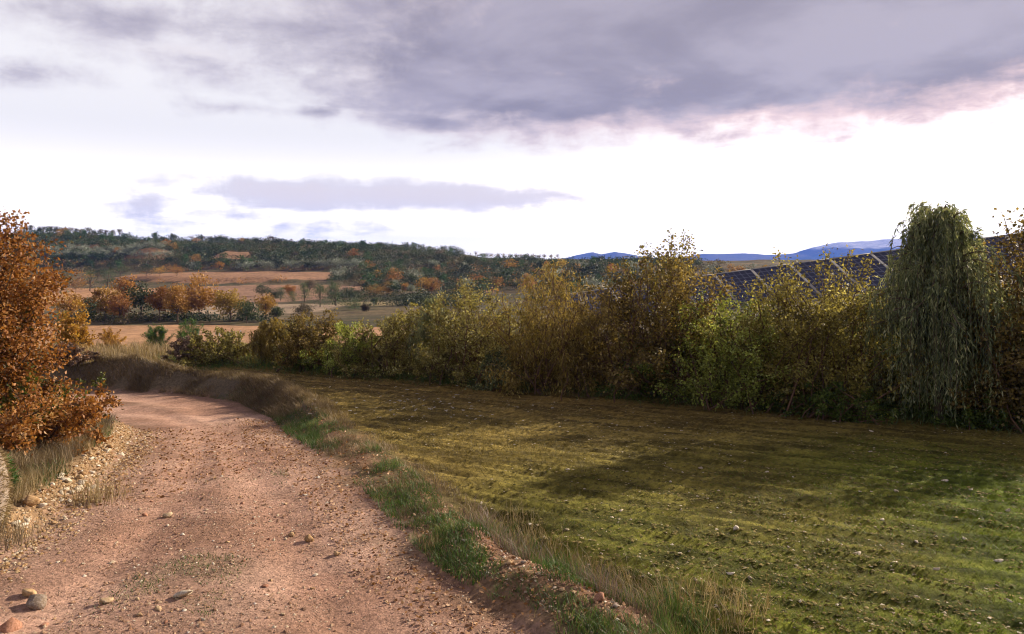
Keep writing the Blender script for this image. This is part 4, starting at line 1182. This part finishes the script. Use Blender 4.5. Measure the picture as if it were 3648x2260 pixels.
def solar_row():
    a = np.array([19.0, 22.8, 4.42]); b = np.array([0.6, 30.1, 1.6])       # top edge of the row, from high to low end
    Lr = np.linalg.norm(b - a); u = (b - a) / Lr
    hp = np.array([-0.37, -0.93, 0]); hp = hp - u * hp.dot(u); hp /= np.linalg.norm(hp)
    v = hp * math.cos(R(38)) + np.array([0, 0, -1.0]) * math.sin(R(38)); v = v - u * (0.55)       # panels are racked with the slope
    v /= np.linalg.norm(v)
    nrm = np.cross(u, v); nrm /= np.linalg.norm(nrm)
    if nrm[2] < 0: nrm = -nrm
    root = link('solar_panel_row', None, loc=tuple(a)); root.empty_display_size = 0.5
    tag(root, 'long sloping row of dark blue solar panels with pale frames behind the hedge', 'solar panels')
    pw, pl = 1.28, 2.3
    n = int(Lr / pw)
    # shared panel meshes, drawn about the panel's top corner
    q = 0.042
    c4 = [u * q + v * q, u * (pw - q) + v * q, u * (pw - q) + v * (pl - q), u * q + v * (pl - q)]
    me = bpy.data.meshes.new('panel'); me.from_pydata([tuple(p + nrm * 0.02) for p in c4], [], [(0, 1, 2, 3)])
    uvl = me.uv_layers.new(name='UVMap')
    for i, c in enumerate([(0, 1), (1, 1), (1, 0), (0, 0)]): uvl.data[i].uv = c
    me.materials.append(M['cells'])
    t_ = 0.02
    fr = boxes('frame', [(u * pw / 2 + v * q / 2, u * pw / 2 * 0.995, v * q / 2, nrm * t_ * 1.6), (u * pw / 2 + v * (pl - q / 2), u * pw / 2 * 0.995, v * q / 2, nrm * t_ * 1.6),
                         (u * q / 2 + v * pl / 2, u * q / 2 * 0.98, v * (pl / 2 - q), nrm * t_ * 1.5), (u * (pw - q / 2) + v * pl / 2, u * q / 2 * 0.98, v * (pl / 2 - q), nrm * t_ * 1.5)], M['alu'])
    back = boxes('backing', [(u * pw / 2 + v * pl / 2 - nrm * 0.012, u * (pw / 2 - 0.03), v * (pl / 2 - 0.03), nrm * 0.01)], M['steel'])
    for i in range(n):
        p = link('panel', me, root); p.location = tuple(u * (pw * i))
        link('frame', fr, p); link('backing', back, p)
    rail = boxes('rail', [(u * Lr / 2 - nrm * 0.07, u * Lr / 2, np.array([0, 0, 0.03]), nrm * 0.03)], M['steel'])
    for k in (0.25, 0.75):
        r_ = link('rail', rail, root); r_.location = tuple(v * pl * k - nrm * 0.02)
    for i in range(0, n, 3):
        for k in (0.28, 0.72):
            p = u * (pw * (i + 0.5)) + v * pl * k - nrm * 0.1
            w = a + p
            gz = float(base_height(np.array([w[0]]), np.array([w[1]]))[0]) - 0.3
            hh = max(w[2] - gz, 0.2)
            po = boxes('post', [(np.array([0, 0, -hh / 2]), np.array([0.04, 0, 0]), np.array([0, 0.04, 0]), np.array([0, 0, hh / 2]))], M['steel'])
            o = link('post', po, root); o.location = tuple(p)
solar_row()

# wire fence at the end of the field
def wire_fence():
    x, y, z = spot(745, 1238)
    root = link('wire_fence', None, loc=(x, y, z)); tag(root, 'short wire mesh fence with two grey posts beside the green saplings', 'fence')
    w = 75 / F_PX * y; h = 58 / F_PX * y
    for s in (-0.5, 0.5, 1.5):
        me = boxes('post', [(np.array([s * w, 0, h / 2 - 0.1]), np.array([0.025, 0, 0]), np.array([0, 0.025, 0]), np.array([0, 0, h / 2 + 0.15]))], M['steel'])
        link('post', me, root)
    L_ = []
    for k in np.linspace(0.1, 0.95, 7): L_.append((np.array([0.5 * w, 0, h * k]), np.array([w, 0, 0]), np.array([0, 0.003, 0]), np.array([0, 0, 0.004])))
    for k in np.linspace(-0.45, 1.45, 24): L_.append((np.array([k * w, 0.008, h * 0.52]), np.array([0.003, 0, 0]), np.array([0, 0.003, 0]), np.array([0, 0, h * 0.43])))
    link('wire_mesh', boxes('wire_mesh', L_, M['steel']), root)
wire_fence()

# ------------------------------------------------------------------ stones
def ico(sub):
    import bmesh
    bm = bmesh.new(); bmesh.ops.create_icosphere(bm, subdivisions=sub, radius=1.0)
    V = np.array([v.co[:] for v in bm.verts]); F_ = np.array([[v.index for v in f.verts] for f in bm.faces]); bm.free()
    return V, F_
IV2, IF2 = ico(2); IV1, IF1 = ico(1)
def rock_mesh(seed, mat, flat=0.6, sub=2):
    rng = np.random.default_rng(seed)
    V, F_ = (IV2, IF2) if sub == 2 else (IV1, IF1)
    V = V.copy()
    for k in range(15):                                    # knock flat facets off
        d = unit(rng.normal(size=3)); c = rng.uniform(0.36, 0.7)
        e = V @ d - c
        V = V - np.where(e > 0, e, 0)[:, None] * d * 0.95
    V = V * [1.0, rng.uniform(0.65, 0.95), flat * rng.uniform(0.7, 1.1)] * (1 + 0.075 * rng.normal(size=(len(V), 1)))
    V = V / np.abs(V[:, 0]).max() * 0.5
    me = mesh_np('stone', V, F3=F_, smooth=False); me.materials.append(M[mat])
    return me
ROCKS = {m: [rock_mesh(700 + 13 * i + j * 101, m) for i in range(5)] for j, m in enumerate(('pale_stone', 'tan_stone', 'red_stone', 'grey_stone'))}

def stone(x, y, size, mat, label, group, rng, name='stone', sink=0.3):
    me = ROCKS[mat][rng.integers(5)]
    o = bpy.data.objects.new(name, me); COL.objects.link(o)
    o.location = (x, y, float(H(x, y)[0]) + size * 0.25 * (1 - 2 * sink))
    o.scale = (size, size, size * rng.uniform(0.8, 1.2)); o.rotation_euler = (rng.normal() * 0.2, rng.normal() * 0.2, rng.random() * 6.28)
    return tag(o, label, 'stone', group)
rng = np.random.default_rng(1000)
NAMED = [(660, 2130, 85, 'pale_stone', 'knobbly pale rock sitting in the weeds between the wheel tracks'),
         (372, 2150, 62, 'tan_stone', 'smooth tan cobble on the track beside a patch of weeds'),
         (100, 2130, 70, 'tan_stone', 'rough orange-tan rock at the rubble side of the track'),
         (135, 2168, 75, 'grey_stone', 'flat grey slab next to the rough orange-tan rock'),
         (40, 2250, 75, 'red_stone', 'reddish rock at the rubble side below the grey slab'),
         (108, 1805, 85, 'tan_stone', 'broad tan boulder lying in the dry grass of the verge'),
         (1100, 1930, 48, 'tan_stone', 'rounded tan stone on the middle strip of the track'),
         (1040, 1915, 32, 'tan_stone', 'small orange stone paired with the rounded tan stone'),
         (592, 1848, 45, 'tan_stone', 'wedge-shaped tan stone alone on the gravel'),
         (1665, 1935, 40, 'pale_stone', 'white stone on the grassy verge ridge'),
         (1620, 1938, 28, 'pale_stone', 'smaller white stone touching the grass of the verge ridge'),
         (1720, 1960, 32, 'tan_stone', 'tan stone half buried on the verge ridge'),
         (2135, 2150, 36, 'red_stone', 'salmon pink block standing on the verge beside the earth mound'),
         (1200, 1980, 32, 'tan_stone', 'lone tan stone on the bare smooth part of the track'),
         (215, 1696, 28, 'pale_stone', 'small pale stone in the dry grass below the oak'),
         (2425, 2150, 30, 'red_stone', 'reddish stone stuck in the crest of the earth mound'),
         (1120, 1448, 22, 'pale_stone', 'single white stone at the field edge far along the road')]
for px, py, wpx, mt, lb in NAMED:
    x, y, z = spot(px, py)
    stone(x, y, wpx / F_PX * y, mt, lb, None, rng, 'rock', 0.22)
# rubble edging along the near side of the bend
def along(Pl, s):
    seg = np.hypot(*np.diff(Pl, axis=0).T); cs = np.concatenate([[0], np.cumsum(seg)])
    return np.interp(s, cs, Pl[:, 0]), np.interp(s, cs, Pl[:, 1]), cs[-1]
EL = EDGE_L[(EDGE_L[:, 1] >= 2) & (EDGE_L[:, 1] <= 15.5)]; ER = EDGE_R[(EDGE_R[:, 1] >= 2) & (EDGE_R[:, 1] <= 20.5)]
_, _, LL = along(EL, 0); _, _, LR = along(ER, 0)
for i in range(150):
    s = 2.5 + rng.random() * (LL - 3.6); x, y, _ = along(EL, s)
    x += -0.2 + rng.normal() * 0.13
    mt = rng.choice(['pale_stone', 'pale_stone', 'tan_stone'])
    sz = rng.uniform(0.05, 0.14)
    stone(x, y, sz, mt, ('large ' if sz > 0.115 else 'fist-sized ' if sz > 0.08 else 'small ') + ('chalky pale' if mt == 'pale_stone' else 'tan') + ' stone in the rubble edging beside the dry grass', 'rubble edging stones', rng)
for i in range(55):
    px = rng.uniform(60, 1500); py = rng.uniform(1750, 2255)
    x, y, z = spot(px, py)
    fs_, ls_, dr_, dl_ = road_sides(np.array([x]), np.array([y]))
    if fs_[0] or ls_[0]: continue
    mt = str(rng.choice(['tan_stone', 'tan_stone', 'pale_stone', 'red_stone']))
    stone(x, y, rng.uniform(0.035, 0.075), mt, 'loose ' + mt.split('_')[0] + ' stone lying on the gravel of the track', 'loose stones on the track', rng, sink=0.42)
for i in range(30):
    s = 3.5 + rng.random() * 4.5; x, y, _ = along(ER, s)
    stone(x + 0.35 + abs(rng.normal()) * 0.25, y + 0.2 + rng.normal() * 0.12, rng.uniform(0.04, 0.09), rng.choice(['red_stone', 'tan_stone', 'grey_stone']), 'stone in the dug earth of the verge ridge', 'stones of the earth ridge', rng)
nf = 0
while nf < 85:
    px = rng.uniform(2000, 3640); py = 1500 + 740 * rng.random() ** 0.8
    x, y, z = spot(px, py)
    if field_w(np.array([x]), np.array([y]))[0] < 0.6: continue
    nf += 1
    sz = 0.028 + 0.08 * rng.random() ** 2
    stone(x, y, sz, 'pale_stone', ('big' if sz > 0.075 else 'middling' if sz > 0.045 else 'tiny') + ' pale stone lying on the ploughed field', 'pale stones on the field', rng, sink=0.4)

def pebbles(name, pts, size, mat, seed, label, sub=1, flat=0.6, rnd=None):
    rng = np.random.default_rng(seed)
    n = len(pts); pts = np.asarray(pts)
    base = np.array([(1, 0, -.3), (-1, 0, -.3), (0, 1, -.3), (0, -1, -.3), (0, 0, 1)], float)
    Fo = np.array([(0, 2, 4), (2, 1, 4), (1, 3, 4), (3, 0, 4)])
    s = np.broadcast_to(size, n) * rng.uniform(0.5, 1.5, n)
    V = base[None] * rng.uniform(0.6, 1.1, (n, 5, 1)) + rng.normal(size=(n, 5, 3)) * 0.18
    a = rng.random(n) * 6.28
    ca, sa = np.cos(a)[:, None], np.sin(a)[:, None]
    V = np.stack([V[..., 0] * ca - V[..., 1] * sa, V[..., 0] * sa + V[..., 1] * ca, V[..., 2] * flat], -1) * s[:, None, None] * 0.5
    z = H(pts[:, 0], pts[:, 1])
    V = V + np.stack([pts[:, 0], pts[:, 1], z + s * 0.1], 1)[:, None]
    F_ = (Fo[None] + (np.arange(n) * 5)[:, None, None]).reshape(-1, 3)
    r = rng.random(n) if rnd is None else rnd
    me = mesh_np(name, V.reshape(-1, 3), F3=F_, attrs={'rnd': np.repeat(r, 5)}); me.materials.append(M[mat])
    return tag(link(name, me), label, name, kind='stuff')

rng = np.random.default_rng(1100)
def pick(n, x0, x1, y0, y1, test, power=1.0):
    out = []; tot = 0
    while tot < n:
        y = y0 + (y1 - y0) * rng.random(n * 2) ** power; x = rng.uniform(x0, x1, n * 2)
        ok = test(x, y); out.append(np.stack([x, y], 1)[ok]); tot += ok.sum()
        if ok.sum() == 0: break
    return np.concatenate(out)[:n]
def t_road(x, y):
    a, b, c, d = road_sides(x, y); return ~a & ~b
def vis(x, y): return np.abs(x) < 0.72 * y + 0.6
pebbles('gravel', pick(14000, -6.5, 1.5, 4.8, 17, lambda x, y: t_road(x, y) & vis(x, y) & (fbm(x, y, 0.9, 3, 150) + 0.25 * rng.random(x.shape) > 0.47), 1.5), 0.019 + 0.03 * np.random.default_rng(9).random(14000) ** 5, 'gravel', 151, 'fine gravel scattered over the dirt track')
def t_rub(x, y):
    a, b, c, d = road_sides(x, y)
    return (np.where(b, d, -d) > -0.15 + 0.22 * rng.normal(size=x.shape)) & (np.where(b, d, -d) < 0.32) & (d < 0.7) & (y < 15.2)
pebbles('rubble', pick(5200, -8, -4, 4.5, 15.2, t_rub, 1.2), 0.042, 'rubble', 152, 'broken tan rubble heaped along the track edge')
def t_ridge(x, y):
    a, b, c, d = road_sides(x, y); return a & (c > 0.2) & (c < 1.0)
pebbles('ridge_stones', pick(2600, -2.5, 2.2, 4.8, 9.5, t_ridge, 1.2), 0.032, 'gravel', 153, 'small red stones in the dug earth ridge')
def t_field(x, y): return (field_w(x, y) > 0.5) & vis(x, y)
cl = pick(44000, -9, 13, 5.2, 26, lambda x, y: t_field(x, y) & (fbm((x * HN[0] + y * HN[1]) * 1.5, (x * HD[0] + y * HD[1]) * 0.5, 1.6, 3, 155) + 0.2 * rng.random(x.shape) > 0.55), 1.7)
pebbles('clods', cl, 0.036, 'clod', 154, 'small earth clods and chips over the ploughed field', flat=0.36, rnd=np.clip(np.random.default_rng(5).random(len(cl)) ** 1.1, 0, 1))

# ------------------------------------------------------------------ grass and litter
def grass(name, pts, h, w, lean, mat, seed, label, wind=None, curve=0.35, hv=(0.5, 1.3)):
    rng = np.random.default_rng(seed)
    pts = np.asarray(pts); n = len(pts)
    P = np.stack([pts[:, 0], pts[:, 1], H(pts[:, 0], pts[:, 1]) - 0.01], 1)
    pat = fbm(pts[:, 0], pts[:, 1], 1.3, 3, seed + 3)
    rnd = np.clip(0.55 * rng.random(n) + 0.9 * (pat - 0.5) + 0.22, 0, 1)
    hh = np.asarray(h) * rng.uniform(hv[0], hv[1], n) * (0.55 + 0.9 * fbm(pts[:, 0], pts[:, 1], 2.2, 2, seed + 9))
    me = blade_mesh(name, rng, P, hh, w * rng.uniform(0.7, 1.3, n), lean * rng.uniform(0.3, 1.6, n), M[mat], curve, rnd=rnd, wind=wind, tri=name in ('field_stubble', 'field_sprouts', 'hedge_grass', 'field_weeds', 'field_end_grass', 'bank_foot_grass'))
    return tag(link(name, me), label, 'grass', kind='stuff')
def clumped(fn, sc_, thr, seed):
    return lambda x, y: fn(x, y) & (fbm(x, y, sc_, 3, seed) + 0.12 * (rng.random(x.shape) - 0.5) > thr)
def side_r(a0, a1, y0=-9, y1=99):
    def f(x, y):
        a, b, c, d = road_sides(x, y); return a & (c > a0) & (c < a1) & (y > y0) & (y < y1) & vis(x, y)
    return f
def side_l(a0, a1):
    def f(x, y):
        a, b, c, d = road_sides(x, y); return b & (d > a0) & (d < a1) & vis(x, y)
    return f
grass('verge_grass', pick(9500, -7.5, 2.6, 4.8, 18.5, clumped(side_r(-0.05, 0.85, 4, 18.5), 1.7, 0.51, 160), 1.3), 0.10, 0.007, 0.7, 'green', 161, 'short green grass along the field side of the track')
grass('near_verge_grass', pick(3600, -2.6, 2.2, 4.8, 10, clumped(side_r(-0.1, 0.5, 4, 10), 2.2, 0.52, 260)), 0.075, 0.006, 0.8, 'green', 261, 'low green grass between the track and the earth ridge')
grass('dry_verge_grass', pick(5000, -8, 3, 4.8, 18.5, clumped(side_r(0.1, 1.1, 4, 18.5), 1.6, 0.52, 162), 1.2), 0.13, 0.005, 0.6, 'dull', 163, 'thin dry grass mixed into the field verge')
grass('ditch_grass', pick(4200, -1.2, 3.6, 4.6, 9.2, side_r(0.85, 1.35, 4, 9.0)), 0.24, 0.006, 0.45, 'green', 164, 'tall green grass growing in the ditch beside the earth ridge', hv=(0.4, 1.2))
grass('ditch_straw', pick(1900, -1.2, 4.0, 4.6, 9.2, side_r(0.85, 1.5, 4, 9.2)), 0.3, 0.004, 0.55, 'dry', 165, 'tall straw-coloured stalks rising from the ditch grass', hv=(0.4, 1.3), wind=(-0.6, 0.2, 0))
grass('purple_grass', pick(1800, -0.6, 1.4, 6.4, 9.4, clumped(side_r(0.75, 1.2, 5, 9.4), 1.5, 0.5, 166)), 0.26, 0.005, 0.7, 'violet', 167, 'purplish feathery grass at the ditch rim')
grass('left_verge_grass', pick(17000, -14, -5, 6.5, 17, clumped(side_l(0.4, 7), 0.8, 0.36, 168), 1.2), 0.26, 0.006, 0.75, 'dull', 169, 'tangled dry grass between the rubble edging and the oak')
grass('left_golden_grass', pick(10000, -8, -5.2, 6.3, 14, clumped(side_l(0.34, 2.6), 1.4, 0.4, 170)), 0.24, 0.005, 0.5, 'dry', 171, 'golden upright grass tufts beside the rubble edging')
grass('left_green_grass', pick(5000, -10, -5.4, 8, 16.5, clumped(side_l(0.3, 4), 0.7, 0.52, 172)), 0.14, 0.006, 0.7, 'green', 173, 'green grass under the oak')
grass('bank_grass', pick(13000, -16, -3.6, 14.5, 25, clumped(side_r(0.0, 1.0, 16.8, 24.6), 1.4, 0.44, 199)), 0.17, 0.010, 0.9, 'dull', 174, 'matted dead grass hanging over the earth bank', wind=(-0.3, -0.9, 0))
grass('bank_crest_grass', pick(6000, -16, -3.2, 14, 26, side_r(0.7, 1.25, 13.0, 25)), 0.15, 0.009, 0.7, 'dry', 175, 'sunlit pale grass along the crest of the bank', wind=(-0.6, -0.5, 0))
grass('bank_foot_grass', pick(5000, -9, -3.5, 13.5, 21, side_r(-0.05, 0.55, 13, 21)), 0.10, 0.008, 0.7, 'green', 176, 'green grass at the foot of the bank')
tall = lambda x, y: (y > 27 + 0.0 * x) & (y < 31.5) & (x < -9.6) & vis(x, y)
grass('pale_tall_grass', pick(5500, -22, -9.6, 26.5, 31.5, tall), 0.5, 0.014, 0.4, 'dry', 177, 'pale tall dry grass beyond the end of the field')
grass('field_end_grass', pick(6000, -18, -9, 23.5, 28.5, clumped(lambda x, y: (x < -9.2 - (y - 24) * 0.25) & vis(x, y), 0.5, 0.42, 178)), 0.10, 0.012, 0.6, 'green', 179, 'green grass patch on the bank top')
gf = lambda x, y: t_field(x, y) & (fbm(x, y, 0.8, 3, 180) + 0.14 * rng.random(x.shape) > 0.5)
grass('field_stubble', pick(60000, -9, 13, 5.3, 25, gf, 1.6), 0.05, 0.006, 1.0, 'stubble', 181, 'sparse dry stubble over the ploughed field')
gg = lambda x, y: t_field(x, y) & ((x - HEDGE_A[0]) * HN[0] + (y - HEDGE_A[1]) * HN[1] < -2.2 - 1.2 * rng.random(x.shape)) & (x * 0.75 - (y - 8.5) * 0.55 + 5 * (fbm(x, y, 0.5, 3, 182) - 0.5) + 1.2 * rng.normal(size=x.shape) > 1.6)
grass('field_sprouts', pick(45000, 0, 12, 5.0, 16, gg, 1.3), 0.042, 0.007, 0.9, 'fieldgreen', 183, 'young green crop sprouting in the corner of the field')
gp = lambda x, y: t_field(x, y) & (np.exp(-((x + 1.3) / 1.6) ** 2 - ((y - 13.3) / 2.0) ** 2) + np.exp(-((x - 0.8) / 1.2) ** 2 - ((y - 11.5) / 1.3) ** 2) > 0.9 * rng.random(x.shape) + 0.15)
grass('field_weeds', pick(5000, -5, 4, 9, 17, gp), 0.09, 0.006, 0.8, 'stubble', 184, 'thin weeds in a patch of the field')
hb = lambda x, y: (np.abs((x - HEDGE_A[0]) * HN[0] + (y - HEDGE_A[1]) * HN[1] - 0.6) < 1.5 + 0.3 * rng.normal(size=x.shape)) & vis(x, y)
grass('hedge_grass', pick(22000, -12, 12, 13, 30, hb), 0.34, 0.009, 0.8, 'green', 185, 'rank grass under the hedge', hv=(0.3, 1.5))
wd = lambda x, y: t_road(x, y) & (np.abs(road_sides(x, y)[3] - 2.0) < 0.55) & (fbm(x, y, 0.7, 4, 60) > 0.53)
grass('track_weeds', pick(900, -5, -1, 5, 12, wd), 0.045, 0.006, 0.9, 'green', 186, 'low weeds between the wheel tracks')

def litter(name, pts, size, mat, seed, label):
    rng = np.random.default_rng(seed); pts = np.asarray(pts); n = len(pts)
    P = np.stack([pts[:, 0], pts[:, 1], H(pts[:, 0], pts[:, 1]) + 0.012], 1)
    D = rng.normal(size=(n, 3)) * [1, 1, 0.25]
    me = leaf_mesh(name, rng, P, D, size * rng.uniform(0.6, 1.3, n), 0.6, M[mat])
    return tag(link(name, me), label, 'leaf litter', kind='stuff')
litter('fallen_leaves', pick(3800, -8, 2.2, 5, 17, lambda x, y: (road_sides(x, y)[2] < 0.75) & vis(x, y)), 0.042, 'litter', 190, 'brown fallen leaves along the field side of the track')
litter('oak_litter', pick(3000, -11, -4, 8, 16, lambda x, y: (np.hypot(x + 7.5, y - 12) < 3.6) & vis(x, y)), 0.05, 'litter', 191, 'fallen oak leaves under the russet oak')

# single plants that stand out
def tuft(name, px, py, hpx, n, spread, mat, label, seed, cat='grass', w=0.005, lean=0.25):
    rng = np.random.default_rng(seed)
    x, y, z = spot(px, py)
    h = hpx / F_PX * y
    P = np.stack([rng.normal(size=n) * spread, rng.normal(size=n) * spread, np.zeros(n) - 0.02], 1)
    me = blade_mesh(name, rng, P, h * rng.uniform(0.45, 1.0, n), w, lean * rng.uniform(0.2, 1.3, n), M[mat])
    return tag(link(name, me, loc=(x, y, z)), label, cat, kind='stuff' if 'tuft' in name else None)
tuft('tall_grass_clump', 1868, 1985, 160, 70, 0.05, 'dry', 'tall golden grass clump standing above the ditch', 401)
tuft('grass_stalk', 2742, 2180, 190, 4, 0.01, 'dry', 'single thin pale stalk at the field edge by the mound', 402, w=0.006, lean=0.08)
tuft('grass_stalk', 1993, 2260, 105, 3, 0.008, 'dry', 'white dry stalk beside the dark green verge tuft', 403, w=0.007, lean=0.06)
tuft('dry_grass_clump', 2640, 2215, 110, 120, 0.14, 'dry', 'pale bristly dry clump at the field side of the earth mound', 404, lean=0.8)
tuft('dry_grass_clump', 2540, 2120, 130, 90, 0.12, 'dry', 'loose straw-coloured clump behind the earth mound', 405, lean=0.6)
tuft('green_tuft', 2120, 2235, 80, 260, 0.14, 'green', 'dense dark green tuft on the verge in front of the mound', 406, w=0.007, lean=0.7)
tuft('golden_tuft', 1545, 1950, 70, 90, 0.08, 'dry', 'short golden tuft on the green verge', 407, lean=0.4)
tuft('golden_tuft', 345, 1790, 130, 220, 0.16, 'dry', 'big golden tuft leaning over the rubble edging', 408, lean=0.5)
tuft('golden_tuft', 40, 1940, 120, 220, 0.16, 'dull', 'dull tuft in the verge beside the spiny stump', 409, lean=0.6)

def spiny_stump():
    rng = np.random.default_rng(420)
    x, y = -5.69, 8.25
    z = float(base_height(np.array([x]), np.array([y]))[0])
    root = link('spiny_stump', None, loc=(x, y, z)); tag(root, 'pale grey upright stump covered in bristly straw spines', 'stump')
    n = 12; t = np.linspace(0, 1, n)
    Pth = np.stack([0.03 * np.sin(t * 3), 0 * t, t * 0.95 - 0.1], 1)
    rad = 0.20 * np.sqrt(np.clip(1 - ((t - 0.45) / 0.56) ** 2, 0.02, 1)) + 0.02
    V, Fq = tubes([Pth], [rad], 14)
    me = mesh_np('body', V, F4=Fq, smooth=True); me.materials.append(M['grey_stone']); link('body', me, root)
    k = 4200
    ti = rng.random(k); an = rng.random(k) * 6.28
    r_ = np.interp(ti, t, rad)
    P = np.stack([r_ * np.cos(an), r_ * np.sin(an), ti * 0.95 - 0.1], 1); D = unit(np.stack([np.cos(an), np.sin(an), rng.normal(size=k) * 0.5], 1) + rng.normal(size=(k, 3)) * 0.35)
    link('spines', leaf_mesh('spines', rng, P, D, 0.07 * rng.uniform(0.6, 1.4, k), 0.10, M['dry']), root)
spiny_stump()

# white umbel flowers in the field
M['umbel'] = plain_mat('dry_white_flower', (0.34, 0.31, 0.26), (0.46, 0.43, 0.37), 30, 0.9, 0.0)
def flower_mesh(seed):
    rng = np.random.default_rng(seed)
    st = np.array([[0, 0, -0.02], [0.01, 0, 0.1], [0.0, 0.01, 0.2]])
    V, Fq = tubes([st], [np.array([0.004, 0.003, 0.003])], 4)
    n = 26; a = rng.random(n) * 6.28; r_ = np.sqrt(rng.random(n)) * 0.035
    P = np.stack([r_ * np.cos(a), r_ * np.sin(a) + 0.01, 0.205 + 0.012 * rng.random(n)], 1)
    D = rng.normal(size=(n, 3)) * [1, 1, 0.4]
    V2, F2 = leaf_geo(rng, P, D, 0.022, 0.9)
    a_ = mesh_np('stem', V, F4=Fq); a_.materials.append(M['stubble'])
    b_ = mesh_np('flower_head', V2, F3=F2); b_.materials.append(M['umbel'])
    return a_, b_
FL = [flower_mesh(430 + i) for i in range(4)]
rng = np.random.default_rng(440)
for i in range(70):
    px = 1480 + rng.normal() * 190; py = 1470 + rng.normal() * 28 + (px - 1480) * 0.03
    x, y, z = spot(px, py)
    root = bpy.data.objects.new('wildflower', None); COL.objects.link(root); root.location = (x, y, z); root.empty_display_size = 0.05
    root.rotation_euler = (rng.normal() * 0.15, rng.normal() * 0.15, rng.random() * 6.28); s = rng.uniform(0.45, 0.85); root.scale = (s, s, s)
    tag(root, 'small white dried umbel flower standing in the weedy patch of the field', 'flower', 'white umbel flowers in the field')
    a_, b_ = FL[rng.integers(4)]
    link('stem', a_, root); link('flower_head', b_, root)

# ------------------------------------------------------------------ air
def haze():
    me = boxes('haze', [(np.array([0, 4100.0, 166.0]), np.array([10500.0, 0, 0]), np.array([0, 6200.0, 0]), np.array([0, 0, 184.0]))], M['steel'])
    me.materials.clear()
    m, t, out = new_mat('hazy_air')
    v = t.node('ShaderNodeVolumePrincipled')
    v.inputs['Color'].default_value = (0.07, 0.24, 1.0, 1)
    v.inputs['Density'].default_value = 0.000095
    v.inputs['Anisotropy'].default_value = 0.0
    t.l.new(v.outputs[0], out.inputs['Volume'])
    me.materials.append(m)
    o = link('haze', me)
    tag(o, 'thin blue air between the fields and the mountains', 'haze', kind='stuff')
haze()
print('far trees', COUNT, 'objects', len(bpy.data.objects), 'tris', sum(len(m.loops) - 2 * len(m.polygons) for m in bpy.data.meshes))
